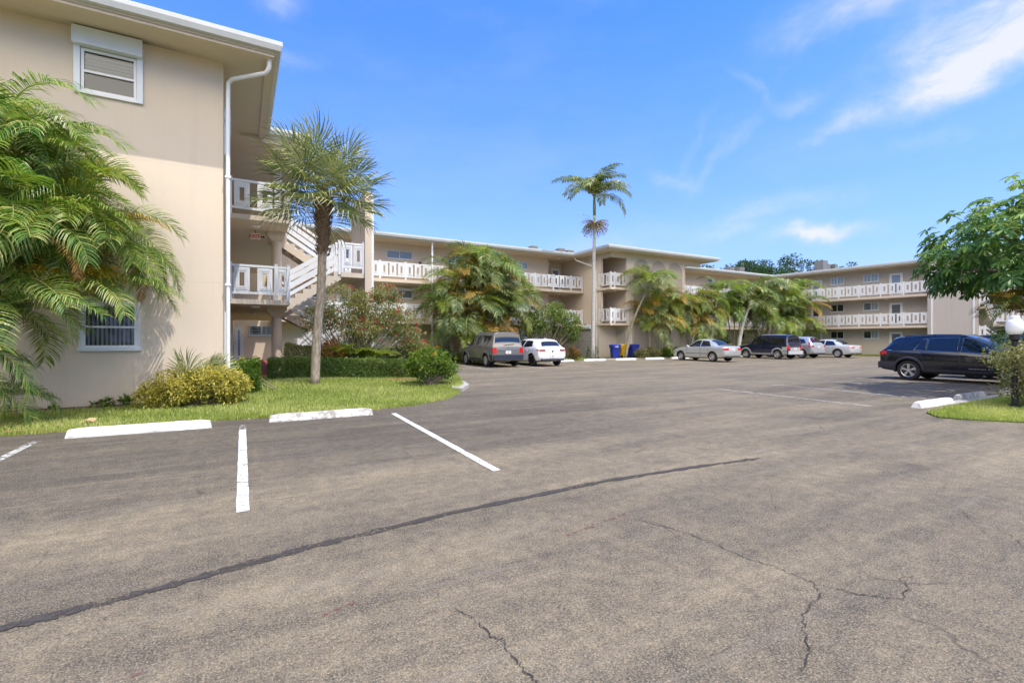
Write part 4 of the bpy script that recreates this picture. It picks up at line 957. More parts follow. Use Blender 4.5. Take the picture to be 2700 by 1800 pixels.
def clump(name, base, label, cat, stems, nf, kinds, fsc, seed, group=None, r=.055, low=0, spread=1.0, limit=98, bias=None, shaft=True):
    """an areca clump: leaning canes from one base, each with its own head of fronds"""
    rng = random.Random(seed); T_ = thing(name, base, label, cat, group); org = ORG[T_.name]; count = 0
    for (tx, ty, tz, bx, by) in stems:
        b = Vector(base)+Vector((bx, by, 0)); t = Vector(base)+Vector((tx, ty, tz)); m = b.lerp(t, .5)+Vector(((b-t).x*.12, (b-t).y*.12, .15))
        stem(T_, [b, m, t], r*1.15, r*.8)
        if shaft:
            mb = MB(); d = (t-m).normalized(); mb.tube([t, t+d*.25, t+d*.5], [r*.95, r*1.05, r*.5], 8); part('crownshaft', mb, 'crownshaft', T_, True)
        top = t+(t-m).normalized()*.35
        for k in range(nf):
            if count >= limit: break
            az = k*2.4+rng.uniform(-.5, .5); tl = (rng.random()**1.1)*.95-.15
            if bias is not None and rng.random() < .5: az = bias+rng.uniform(-1.0, 1.0)
            kd = rng.choice(kinds)
            if k > nf*.72 and rng.random() < .4: kd = 'y' if 'y' in kinds else kd
            dz = -tl*.35*1.0
            frond(T_, org, kd, top+Vector((math.cos(az)*.03, math.sin(az)*.03, dz)), az, .15-tl*1.15*spread, fsc*(1-.15*abs(tl)), rng); count += 1
    for k in range(low):
        if count >= 99: break
        az = rng.uniform(0, 6.283); q = Vector(base)+Vector((math.cos(az)*.35, math.sin(az)*.35, rng.uniform(.1, 1.2)))
        frond(T_, org, rng.choice(kinds), q, az, rng.uniform(-.5, .25), fsc*rng.uniform(.6, .95), rng); count += 1
    return T_
# the big palm at the left edge
P1 = clump('areca_palm', (-4.35, 11.75, 0.03), 'big leaning green palm clump against the end wall at the left edge', 'palm',
           [(1.75, .3, 3.0, .05, 0), (1.25, .05, 4.1, -.1, .2), (.75, -.1, 4.75, -.25, .1), (1.55, .15, 3.45, .1, .25), (.55, -.2, 3.7, -.3, -.1), (1.1, -.45, 3.1, .1, -.1)], 16, ['g', 'g', 'g', 'g', 'l', 'l', 'g', 'g', 'l', 'g', 'r'], 0.76, 11, r=.062, low=6)
P1c = clump('areca_palm', (-4.6, 12.2, 0.03), 'inner palm of the left edge group, close against the end wall behind the big clump', 'palm',
           [(1.9, .1, 3.05, 0, 0), (1.4, .0, 3.7, 0, 0), (.9, .1, 4.4, 0, 0), (.3, .0, 4.9, 0, 0), (1.0, -.1, 3.0, 0, 0)], 15, ['g', 'g', 'l', 'g', 'l', 'g', 'g', 'y', 'g', 'g', 'g'], 0.74, 17, r=.05)
P1b = clump('areca_palm', (-4.75, 11.35, 0.03), 'lower lime green palm filling the left edge below the big palm clump', 'palm',
           [(.95, -.2, 1.75, .05, 0), (.3, .1, 2.5, -.1, .1), (1.1, .25, 2.3, .1, .1), (.8, -.35, 3.1, 0, 0), (.3, -.3, 4.0, -.1, 0), (1.2, -.3, 2.7, 0, 0), (.35, -.35, 1.0, 0, 0), (.6, .1, 1.5, 0, 0)], 12, ['l', 'g', 'l', 'g', 'g'], 0.74, 13, r=.05, low=7)
org = ORG[P1b.name]; rng = random.Random(44)
for (p, az, tl, sc) in [((-4.1, 11.55, .45), .1, -.05, .72), ((-4.0, 11.4, .3), -.35, -.2, .6), ((-4.15, 11.7, .25), .3, -.3, .6), ((-3.9, 11.5, .1), -.1, -.4, .5)]: frond(P1b, org, 'g', p, az, tl, sc, rng, 0.0)
org = ORG[P1.name]; rng = random.Random(4)
for (p, az, tl, sc, kd) in [((-2.6, 11.75, 2.2), -.15, -.35, 1.0, 'g'), ((-2.6, 11.7, 2.35), .25, .05, 1.05, 'g'), ((-2.7, 11.6, 2.15), -.7, -.25, .95, 'g')]:
    frond(P1, org, kd, p, az, tl, sc*.8, rng, 0.0)
def flower_stalks(root, p, n, seed, L=.5):
    rng = random.Random(seed); mb = MB()
    for k in range(n):
        a = rng.uniform(0, 6.283); e = rng.uniform(-.5, .7); d = Vector((math.cos(a)*math.cos(e), math.sin(a)*math.cos(e), math.sin(e)))
        q = Vector(p); pts = [q]
        for j in range(5): d = (d+Vector((rng.uniform(-.35, .35), rng.uniform(-.35, .35), rng.uniform(-.4, .1)))).normalized(); q = q+d*L/5; pts.append(q)
        mb.tube(pts, [.008, .007, .006, .005, .004, .003], 4, False, rng.random())
        for j in range(8):
            c = pts[rng.randrange(2, 6)]+Vector((rng.uniform(-.05, .05), rng.uniform(-.05, .05), rng.uniform(-.05, .05))); mb.leaf(c, Vector((rng.uniform(-1, 1), rng.uniform(-1, 1), rng.uniform(-1, 1))), Vector((0, 0, 1)), .035, .02, rng.random())
    part('flower_stalk', mb, 'flowerstalk', root)
flower_stalks(P1, (-2.75, 11.35, 2.65), 50, 1, .55); flower_stalks(P1, (-3.5, 11.2, 3.7), 56, 2, .7); flower_stalks(P1, (-2.2, 11.45, 2.75), 34, 3, .5)

# cabbage palm on the lawn
def fan(rng, name='frond'):
    mb = MB(); pl = .75; n = 34
    pts = [Vector((pl*t, 0, -.10*t*t)) for t in (0, .25, .5, .75, 1)]; mb.tube(pts, .011, 4, False, .75); hub = pts[-1]
    tip = [hub+Vector((.12*k, 0, -.018*k*k)) for k in range(5)]; mb.tube(tip, [.012, .01, .008, .006, .003], 4, False, .8)
    for i in range(n):
        f = (i/(n-1))*2-1; a = f*R(128)+rng.uniform(-.03, .03); l = (.82+.1*math.cos(a))*rng.uniform(.9, 1.1)
        st = hub.lerp(tip[-1], max(0, 1-abs(f)*1.15)*.8)
        d = Vector((math.cos(a), math.sin(a), .22*abs(f)+.05+rng.uniform(-.12, .12))).normalized()
        s_ = Vector((-math.sin(a), math.cos(a), 0)); up = Vector((0, 0, 1)); w = .034
        m1 = st+d*l*.38; m2 = m1+(d+Vector((0, 0, -.22))).normalized()*l*.32; e = m2+(d+Vector((rng.uniform(-.1, .1), rng.uniform(-.1, .1), -.75-rng.random()*.5))).normalized()*l*.36
        rn = min(1, max(0, rng.gauss(.42, .2)))
        for sg in (-1, 1):
            mb.add([st, m1+s_*w*.5*sg+up*.012, m1-up*.006, m2-up*.004, m2+s_*w*.36*sg+up*.006], [(0, 1, 2), (2, 1, 4, 3)] if sg > 0 else [(0, 2, 1), (2, 3, 4, 1)], rn)
        mb.add([m2+s_*w*.36, m2-s_*w*.36, e], [(0, 1, 2)], min(1, rn+.3))
    return mb.mesh(name, 'frond_fan')
FANS = [fan(rngP) for _ in range(4)]
sab = (1.83, 14.55, lawn_h(1.83, 14.55))
S = thing('cabbage_palm', sab, 'cabbage palm with a ragged fan leaf crown standing on the lawn', 'palm')
sx, sy, sz = sab; TOP = 5.0
stem(S, [(sx, sy, sz-.05), (sx+.04, sy, sz+1.2), (sx+.17, sy, sz+2.6), (sx+.22, sy+.02, sz+4.6)], .125, .115, 'bark_sabal', 14)
mb = MB(); rng = random.Random(9)
pp = [(sx+.22, sy+.02, sz+3.75), (sx+.22, sy+.02, sz+4.3), (sx+.22, sy+.02, sz+4.75), (sx+.23, sy+.02, sz+5.15), (sx+.23, sy+.02, sz+5.5)]
mb.tube(pp, [.12, .17, .20, .23, .15], 14)
for k in range(420):
    z = rng.uniform(sz+3.6, sz+5.35); a = rng.uniform(0, 6.283); r_ = .165+.08*ss(sz+3.9, sz+5.1, z); l = rng.uniform(.10, .2)
    c = Vector((sx+.22+math.cos(a)*r_*.93, sy+.02+math.sin(a)*r_*.93, z)); d = Vector((math.cos(a)*.45, math.sin(a)*.45, .9)).normalized(); mb.leaf(c, d, Vector((-math.sin(a), math.cos(a), 0)).cross(d), l, .07, rng.random(), .1, -.1)
part('boot_sheath', mb, 'bark_boot', S)
rng = random.Random(21); org = ORG[S.name]
for k in range(48):
    t = k/47; az = k*2.39996+rng.uniform(-.2, .2); pitch = R(82-102*(t**.9))+rng.uniform(-.1, .1)
    o = link('frond', rng.choice(FANS), S, Vector((sx+.23, sy+.02, sz+5.5-.2*t))-org); o.rotation_euler = Euler((rng.uniform(-.5, .5), -pitch, az), 'XYZ'); q = rng.uniform(.92, 1.14)*1.0; o.scale = (q, q, q)

# palm clump before the long wing
C1 = clump('areca_palm', (13.45, 27.9, gz(13.2, 28)), 'huge dense palm clump with orange dead fronds behind the taupe boxy car', 'palm',
           [(-1.3, -.3, 4.6, -.4, 0), (-.3, -.5, 5.4, -.1, 0), (.6, -.4, 5.3, .1, 0), (1.4, 0, 4.5, .4, 0), (0, .4, 5.8, 0, .2), (-2.0, -.2, 3.2, -.5, -.1), (2.1, -.2, 3.1, .5, -.1), (-.8, -.9, 2.6, -.2, -.2), (.9, -.9, 2.7, .2, -.2)],
           11, ['f', 'f', 'f', 'g', 'l', 'f', 'f', 'f', 'f', 'f', 'r', 'l', 'y', 'f'], 1.22, 31, r=.07, low=1)
rng = random.Random(6); org = ORG[C1.name]
C1b = clump('areca_palm', (14.2, 28.9, gz(13.9, 28.9)), 'younger palm growing behind the huge clump, its top fronds upright', 'palm',
            [(-.7, .1, 5.9, 0, 0), (-1.9, .2, 5.0, -.2, 0), (1.2, .2, 5.2, .3, 0), (1.9, .0, 3.6, .3, 0), (-2.6, -.2, 3.6, -.3, 0), (.2, -.3, 4.4, 0, 0)], 16, ['f', 'f', 'l', 'f', 'f', 'g', 'l', 'f', 'f', 'f', 'y'], 1.2, 32, r=.06)
C1c = clump('areca_palm', (12.7, 27.2, gz(12.4, 27.2)), 'low bushy palm fronting the huge clump just behind the taupe car', 'palm',
            [(-1.7, 0, 2.6, -.2, 0), (-.9, 0, 1.5, -.2, 0), (.3, -.2, 2.3, .1, 0), (1.4, 0, 1.6, .3, 0), (2.0, 0, 2.8, .3, 0), (.2, -.3, 3.3, 0, 0)], 15, ['f', 'f', 'f', 'l', 'r', 'f', 'y', 'f', 'l', 'f'], 1.15, 33, r=.05, low=6)

# the tall thin palm
tp = (21.35, 26.55, gz(21.3, 26.5))
TPm = thing('royal_palm', tp, 'tall thin solitary palm with a brown dead seed cluster on its trunk', 'palm'); org = ORG[TPm.name]
topv = Vector((21.62, 26.7, 11.45))
stem(TPm, [tp, (21.40, 26.55, 3.0), (21.52, 26.6, 7.0), (21.60, 26.65, 10.2)], .165, .095, 'bark_tall', 12)
mb = MB(); mb.tube([(21.60, 26.65, 10.1), (21.61, 26.67, 10.8), tuple(topv)], [.095, .12, .07], 10); part('crownshaft', mb, 'crownshaft', TPm, True)
rng = random.Random(12)
right = Vector((math.cos(TH), -math.sin(TH), 0)); azr = math.atan2(right.y, right.x)
for az, tl, sc in [(azr, .10, 1.15), (azr+.5, -.05, 1.15), (azr-.6, -.1, 1.1), (azr+.15, -.4, 1.05), (azr+math.pi, -.05, 1.15), (azr+math.pi+.6, -.35, .95), (azr+math.pi-.7, .05, 1.05), (azr+1.5, .35, 1.05), (azr-1.5, .45, 1.0), (azr+2.2, .25, 1.0), (azr-2.3, -.25, .9), (azr+.9, .3, 1.15), (azr-1.0, .15, 1.1), (azr+.25, .2, 1.2), (azr-.3, -.25, 1.1), (azr+2.8, .35, 1.0), (azr+3.6, -.1, 1.05), (azr+1.2, -.1, 1.1), (azr-1.9, .05, 1.05), (azr+.6, .55, 1.0), (azr-.4, .6, .9)]:
    frond(TPm, org, 'F', topv+Vector((0, 0, -.05)), az, tl, sc*1.13, rng, 0)
mb = MB()
for k in range(150):
    a = rng.uniform(0, 6.283); e = rng.uniform(-.5, .9); d = Vector((math.cos(a)*math.cos(e), math.sin(a)*math.cos(e), math.sin(e))); q = Vector((21.59, 26.65, 9.6)); pts = [q]
    for j in range(5): d = (d+Vector((rng.uniform(-.3, .3), rng.uniform(-.3, .3), -.26))).normalized(); q = q+d*.21; pts.append(q)
    mb.tube(pts, [.018, .016, .014, .012, .010, .006], 3, False, rng.random())
    for j in range(7): mb.leaf(pts[rng.randrange(2, 6)], Vector((rng.uniform(-1, 1), rng.uniform(-1, 1), rng.uniform(-1, .2))), Vector((0, 0, 1)), .10, .035, rng.random())
part('seed_cluster', mb, 'deadthatch', TPm)
mb = MB()
for k in range(120):
    a = rng.uniform(0, 6.283); z = rng.uniform(.1, 1.0); r_ = .24+.12*(1-z); mb.leaf(Vector((tp[0]+math.cos(a)*r_, tp[1]+math.sin(a)*r_, tp[2]+z*.9)), Vector((math.cos(a), math.sin(a), .3)), Vector((0, 0, 1)), .16, .08, rng.random()*.4)
part('ivy', mb, 'hedge', TPm)

# palms along the right wing
def single_palm(base, mid, top, label, seed, nf=15, sc=.95, kinds=('f', 'f', 'g', 'l'), r=.11, mat='bark_tall'):
    rng = random.Random(seed); t_ = thing('coconut_palm', base, label, 'palm'); o_ = ORG[t_.name]; stem(t_, [base, mid, top], r*1.25, r*.7, mat)
    d = (Vector(top)-Vector(mid)).normalized(); mb = MB(); mb.tube([top, Vector(top)+d*.3, Vector(top)+d*.6], [r*.7, r*.85, r*.35], 8); part('crownshaft', mb, 'crownshaft', t_, True)
    for k in range(nf):
        az = k*2.4+rng.uniform(-.3, .3); tl = .45-1.1*(k/nf); frond(t_, o_, rng.choice(kinds), Vector(top)+d*.45, az, tl, sc, rng)
    return t_
single_palm((24.25, 26.45, gz(24, 26.4)), (24.75, 26.4, 2.6), (26.3, 26.3, 5.3), 'leaning palm growing by the bins under the arched wall', 51, 20, 1.1, r=.085, mat='bark_areca')
clump('areca_palm', (28.3, 26.95, gz(28, 27)), 'golden orange palm clump before the arched wall', 'palm', [(-1.5, 0, 3.0, -.6, 0), (-.4, -.2, 3.9, -.2, 0), (.9, 0, 4.2, .3, 0), (1.9, .1, 3.5, .6, 0), (.2, -.3, 2.6, 0, 0), (-.9, -.3, 2.0, -.3, 0)], 16, ['y', 'f', 'l', 'f', 'y', 'l', 'f'], 1.1, 52, r=.05, low=8)
clump('areca_palm', (32.2, 27.2, gz(32, 27)), 'golden green palm clump right of the last blind arch', 'palm', [(-1.1, 0, 3.4, -.3, 0), (0, 0, 4.4, 0, 0), (1.3, 0, 3.6, .4, 0), (.5, -.3, 2.4, .1, 0)], 20, ['y', 'l', 'f', 'f', 'l', 'f'], 1.15, 53, r=.05, low=8)
single_palm((31.3, 26.6, gz(31, 26.6)), (31.6, 26.6, 2.2), (33.2, 26.7, 4.3), 'slender palm leaning right out of the golden palms', 54, 13, .85, r=.08)
single_palm((34.2, 27.2, gz(34, 27)), (34.7, 27.2, 3), (35.2, 27.2, 5.1), 'straight green palm standing against the right wing balcony', 55, 15, 1.0, r=.09)
single_palm((37.3, 26.8, gz(37, 27)), (38.0, 26.8, 2.8), (39.4, 26.8, 5.2), 'pale curved trunk palm behind the silver sedan', 56, 16, 1.05, r=.14)
clump('areca_palm', (41.6, 27.0, gz(41, 27)), 'tall dark green palm clump behind the navy boxy car', 'palm', [(-1.8, 0, 4.2, -.6, 0), (-.7, 0, 5.1, -.2, 0), (.6, 0, 5.3, .2, 0), (1.7, 0, 4.6, .6, 0), (0, -.4, 3.0, 0, 0), (1.2, -.4, 2.6, .3, 0)], 16, ['f', 'f', 'f', 'g', 'l', 'f'], 1.3, 57, r=.06, low=6)
clump('areca_palm', (45.0, 26.6, gz(45, 26)), 'palm clump in the inner corner before the shaded right wing', 'palm', [(-1.2, 0, 4.4, -.3, 0), (.2, -.2, 5.2, 0, 0), (1.5, 0, 4.0, .4, 0), (.3, -.5, 2.5, 0, 0)], 20, ['f', 'f', 'l', 'f', 'y', 'g'], 1.25, 58, r=.06, low=8)
clump('areca_palm', (38.9, 28.3, gz(39, 28)), 'mid height palm clump between the curved trunk and the tall clump', 'palm', [(-.9, 0, 4.0, -.2, 0), (.3, 0, 4.6, 0, 0), (1.1, 0, 3.5, .3, 0)], 22, ['f', 'f', 'g', 'l'], 1.2, 59, r=.05, low=6)
# a small saw palmetto against the near wall
sp_ = (-0.95, 13.0, .05); sm = thing('palmetto', sp_, 'small fan palmetto against the wall behind the yellow bush', 'plant'); rng = random.Random(3)
for k in range(9):
    o = link('frond', rng.choice(FANS), sm, (rng.uniform(-.05, .05), 0, .15)); o.rotation_euler = Euler((rng.uniform(-1.3, 1.3), -R(60)+rng.uniform(-.3, .35), -1.0+rng.uniform(-1.5, 1.5)), 'XYZ'); q = rng.uniform(.5, .66); o.scale = (q, q, q)

# ------------------------------------------------------------ shrubs and hedges
def rdir(rng):
    z = rng.uniform(-1, 1); a = rng.uniform(0, 6.283); r = math.sqrt(1-z*z); return Vector((r*math.cos(a), r*math.sin(a), z))
def leaf_ball(mb, c, rad, n, L, W, rng, shell=.5, up=.4, dr=.25, rbase=.45, rvar=.22):
    c = Vector(c)
    for _ in range(n):
        d = rdir(rng); k = shell+(1-shell)*rng.random()**.6; p = c+Vector((d.x*rad[0], d.y*rad[1], d.z*rad[2]))*k
        dd = (d+rdir(rng)*.9+Vector((0, 0, up))).normalized(); s = rng.uniform(.7, 1.2)
        mb.leaf(p, dd, (Vector((0, 0, 1))+rdir(rng)*.7).normalized(), L*s, W*s, min(1, max(0, rng.gauss(rbase, rvar))), .2, dr)
def twigs(mb, base, tips, r, rng, rnd=.5):
    b = Vector(base)
    for t in tips:
        t = Vector(t); pts = [b+Vector((rng.uniform(-.04, .04), rng.uniform(-.04, .04), 0))]
        for k in (.3, .6, 1.0): pts.append(b.lerp(t, k)+rdir(rng)*(t-b).length*.07*(k < 1))
        mb.tube(pts, [r, r*.75, r*.5, r*.22], 6, False)
def bush(name, base, label, cat, blobs, n, L, W, mat, seed, ntw=10, tr=.016, twm='twig', flowers=None, group=None, up=.4, gaps=0.0):
    """blobs: centres and radii; small clusters of leaves on twigs, gaps between them"""
    rng = random.Random(seed); t_ = thing(name, base, label, cat, group); mb = MB(); tips = []
    tot = sum(b[3]*b[5] for b in blobs)
    for (x, y, z, rx, ry, rz) in blobs:
        c = Vector(base)+Vector((x, y, z)); m = int(n*(rx*rz)/tot); cl = max(6, m//16)
        for k in range(cl):
            d = rdir(rng); kk = .35+.65*rng.random()**.5; q = c+Vector((d.x*rx, d.y*ry, d.z*rz))*kk
            if q.z < base[2]+.03: q.z = base[2]+.03+rng.random()*.1
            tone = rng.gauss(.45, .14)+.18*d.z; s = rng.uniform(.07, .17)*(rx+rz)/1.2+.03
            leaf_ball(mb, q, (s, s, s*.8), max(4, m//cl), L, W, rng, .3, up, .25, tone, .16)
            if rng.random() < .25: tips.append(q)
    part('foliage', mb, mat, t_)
    tb = MB(); rng.shuffle(tips); twigs(tb, base, tips[:ntw*4], tr, rng); part('branches', tb, twm, t_, True)
    if flowers:
        fm, nfl, size = flowers; fb = MB()
        for _ in range(nfl):
            (x, y, z, rx, ry, rz) = rng.choice(blobs); d = rdir(rng); d.y = -abs(d.y); q = Vector(base)+Vector((x, y, z))+Vector((d.x*rx, d.y*ry, d.z*rz))*rng.uniform(.85, 1.05)
            for j in range(7): mb2 = fb.leaf(q+rdir(rng)*size*.4, (rdir(rng)+Vector((0, -.4, .5))).normalized(), Vector((0, 0, 1)), size, size*.6, rng.random())
        part('flowers', fb, fm, t_)
    return t_
def box_hedge(name, x0, x1, y0, y1, h, zf, label, mat, n, L, W, seed, wob=.05, stray=.05):
    rng = random.Random(seed); base = ((x0+x1)/2, (y0+y1)/2, zf((x0+x1)/2, (y0+y1)/2)); t_ = thing(name, base, label, 'hedge'); mb = MB()
    for _ in range(n):
        x, y = rng.uniform(x0, x1), rng.uniform(y0, y1); zt = h+wob*(math.sin(x*2.7+y)*.6+math.sin(x*6.1-y*4)*.4); z = zt*rng.random()**.7
        k = rng.random(); nrm = Vector((0, 0, 1))
        if k < .42: z = zt+rng.uniform(-.06, .03); 
        elif k < .80: y = y0+rng.uniform(-.03, .07)+.03*math.sin(x*5)+.03*math.sin(z*9+x*3); nrm = Vector((0, -1, 0))
        elif k < .88: x = x0+rng.uniform(-.03, .07); nrm = Vector((-1, 0, 0))
        elif k < .96: x = x1-rng.uniform(-.03, .07); nrm = Vector((1, 0, 0))
        p = Vector((x, y, zf(x, y)+z)); s = rng.uniform(.7, 1.25)
        if rng.random() < stray: p.z += rng.uniform(0, .08)
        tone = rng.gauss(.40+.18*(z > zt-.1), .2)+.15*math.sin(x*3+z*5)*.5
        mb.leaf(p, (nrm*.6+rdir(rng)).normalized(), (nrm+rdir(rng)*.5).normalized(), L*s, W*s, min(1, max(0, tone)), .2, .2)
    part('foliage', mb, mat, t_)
    tb = MB()
    for k in range(int((x1-x0)*(1+(y1-y0))*10)):
        x, y = rng.uniform(x0+.08, x1-.08), rng.uniform(y0+.08, y1-.08); z = zf(x, y)
        twigs(tb, (x, y, z), [(x+rng.uniform(-.15, .15), y+rng.uniform(-.15, .15), z+h*rng.uniform(.6, .95)) for _ in range(3)], .012, rng)
    part('branches', tb, 'twig', t_); return t_
box_hedge('hedge', .78, 5.3, 15.9, 16.7, .58, lawn_h, 'long clipped dark green box hedge behind the cabbage palm', 'hedge', 34000, .052, .029, 61, .015, .03)
box_hedge('hedge', -.22, .42, 13.75, 15.3, .72, lawn_h, 'short square clipped hedge at the building corner beside the red path', 'hedge_bright', 14000, .055, .032, 62, .05)
box_hedge('hedge', 1.3, 2.35, 17.0, 17.4, .95, lawn_h, 'pale second hedge row close under the ground flight of stairs', 'variegated', 7000, .07, .035, 63, .08)
bush('shrub', (-.85, 12.55, .04), 'bright yellow leaved bush spreading at the foot of the near wall', 'bush', [(-.35, 0, .36, .55, .42, .36), (.3, -.05, .42, .55, .4, .40), (.7, .1, .36, .35, .35, .36), (-.75, .0, .2, .3, .3, .22)], 8500, .085, .036, 'bush_yellow', 64, 14)
bush('shrub', (.95, 13.9, .12), 'small yellow sprig topping the square corner hedge', 'bush', [(-.95, .6, .72, .16, .16, .12)], 150, .08, .035, 'bush_yellow', 65, 3)
bush('shrub', (5.0, 13.9, lawn_h(5.0, 13.9)), 'bright green round bush with red and orange blooms at the lawn corner', 'bush', [(-.15, 0, .62, .55, .5, .42), (.42, .1, .55, .42, .45, .40), (-.48, 0, .55, .28, .3, .3), (.1, .2, .88, .42, .4, .26), (.62, .2, .42, .26, .3, .32)], 5200, .095, .048, 'hedge_bright', 66, 26, .014, flowers=('petal_orange', 5, .07))
# flowering tree-like shrub by the stairs
jb = (3.35, 17.1, lawn_h(3.35, 17.1))
J = bush('jatropha_shrub', jb, 'airy shrub with many red flowers in front of the outdoor stairs', 'shrub',
         [(-1.1, 0, 1.85, .6, .5, .4), (-.3, 0, 2.35, .85, .65, .75), (.85, -.1, 2.2, .85, .65, .75), (1.65, 0, 1.75, .7, .65, .6), (.3, -.3, 1.6, .9, .6, .45), (2.05, -.1, 1.2, .55, .5, .45), (1.2, .1, 2.85, .5, .4, .35), (2.35, -.1, .9, .4, .4, .3)], 8500, .12, .042, 'jatropha', 68, 16, .030, flowers=('petal_red', 120, .055))
rng = random.Random(70); mb = MB()
for k in range(18):
    t = Vector(jb)+Vector((rng.uniform(-1.9, 2.6), rng.uniform(-.4, .4), rng.uniform(1.1, 2.4))); m_ = Vector(jb).lerp(t, .45)+Vector((rng.uniform(-.15, .15), rng.uniform(-.1, .1), -.12))
    mb.tube([Vector(jb)+rdir(rng)*.1, m_, m_.lerp(t, .5)+rdir(rng)*.12, t], [.045, .032, .022, .008], 6, False)
part('limbs', mb, 'bark_tall', J, True)
bush('croton', (2.5, 16.95, lawn_h(2.5, 17)), 'orange and yellow leaved croton just right of and behind the trunk of the cabbage palm', 'plant', [(0, 0, .75, .38, .3, .42), (.35, 0, .6, .3, .3, .4)], 900, .16, .06, 'croton', 71, 6)
def cycad(base, label, seed, n=13, sc=.5, kind='l'):
    rng = random.Random(seed); t_ = thing('cycad', base, label, 'plant', 'yellow green cycads behind the long hedge')
    for k in range(n): frond(t_, ORG[t_.name], kind, Vector(base)+Vector((0, 0, .35)), k*2.4, rng.uniform(.25, .6), sc, rng, 0)
cycad((3.05, 17.0, lawn_h(3, 17)), 'yellow green cycad behind the hedge, nearest the cabbage palm trunk', 72); cycad((3.6, 16.95, lawn_h(3.6, 17)), 'yellow green cycad behind the hedge, middle one of three', 73); cycad((4.1, 16.9, lawn_h(4.1, 17)), 'yellow green cycad behind the hedge, farthest from the palm trunk', 74)
bush('shrub', (5.2, 17.3, lawn_h(5, 17)), 'dark leafy shrub behind the right half of the long hedge', 'bush', [(0, 0, .55, .6, .4, .45), (-.6, 0, .5, .4, .4, .4)], 1800, .12, .05, 'hedge', 75, 8)
# weeds along the wall
for i, (x, y, s, lb) in enumerate([(-2.05, 13.15, .16, 'largest weed sprouting at the foot of the near wall'), (-2.42, 13.15, .13, 'low broad weed at the foot of the near wall, left of the largest'), (-2.62, 13.18, .09, 'tiny dark weed at the foot of the near wall'), (-3.3, 13.2, .07, 'flat weed at the wall foot nearest the palm trunk'), (-1.55, 13.2, .06, 'single small sprout at the wall foot near the yellow bush')]):
    bush('weed', (x, y, .04), lb, 'plant', [(0, 0, s*.8, s, s*.7, s*.6)], 60, s*.7, s*.45, 'hedge', 80+i, 2, .005, 'greentwig')
# shrub tree behind the white hatchback
g0 = gz(17.2, 26.6)
bush('shrub', (17.7, 26.7, g0), 'round dark green shrub tree behind the white hatchback', 'shrub', [(0, 0, 2.7, 1.6, 1.1, 1.0), (1.3, 0, 2.3, 1.2, 1.0, .95), (-1.1, 0, 2.3, 1.0, .9, .7), (.6, 0, 3.3, .9, .8, .6), (2.0, 0, 2.1, .8, .8, .8)], 4800, .19, .08, 'hedge', 90, 22, .04)
bush('shrub', (10.2, 27.5, gz(10, 27)), 'low dark shrub by the white downspout left of the taupe car', 'bush', [(0, 0, .5, .9, .6, .5), (1.0, 0, .4, .7, .5, .4)], 1800, .12, .05, 'hedge', 91, 6)
bush('croton', (20.1, 27.0, gz(20, 27)), 'small orange croton beside the scraped roller shutter', 'plant', [(0, 0, .4, .42, .35, .42)], 800, .13, .05, 'croton', 92, 4)
for i, (x, y, r_, m_, lb) in enumerate([(25.6, 26.35, .5, 'variegated', 'pale variegated shrub in front of the yellow bin'), (26.8, 26.4, .6, 'variegated', 'pale variegated shrub right of the blue bin'), (28.2, 26.4, .55, 'hedge_bright', 'bright green low shrub under the golden palms'), (29.6, 26.45, .55, 'hedge_bright', 'green strap leaved shrub just left of the silver sedan'),
                                        (33.6, 26.5, .75, 'hedge_bright', 'clipped bright shrub behind the roof of the silver sedan'), (35.6, 26.5, .75, 'variegated', 'yellow green shrub between silver sedan and curved trunk'), (38.2, 26.4, .7, 'hedge_bright', 'yellow green shrub behind the bonnet of the navy boxy car'), (46.0, 25.6, .9, 'hedge_bright', 'leafy shrub with pink blooms above the silver crossover')]):
    bush('shrub', (x, y, gz(x, y)), lb, 'bush', [(0, 0, r_*.7, r_*1.25, r_*.7, r_*.7), (r_*.8, 0, r_*.55, r_*.8, r_*.6, r_*.55)], 1500, .14, .05, m_, 100+i, 6, flowers=('petal_red', 10, .08) if i == 7 else None)
bush('shrub', (50.0, 18.7, gz(50, 19)), 'small dark clipped bush on the grass strip before the shaded wing', 'bush', [(0, 0, .4, .75, .75, .42)], 1500, .13, .06, 'hedge', 110, 4)
# bush around the globe lamp
bush('shrub', (14.8, 3.5, .02), 'loose yellow green shrub with arching twigs around the globe lamp', 'bush', [(-.2, 0, .95, .75, .6, .45), (.5, .1, 1.0, .8, .6, .5), (0, 0, .45, .7, .6, .4), (-.65, .3, 1.05, .45, .4, .25), (.9, 0, .4, .7, .5, .4)], 9000, .062, .032, 'variegated', 111, 30, .012)
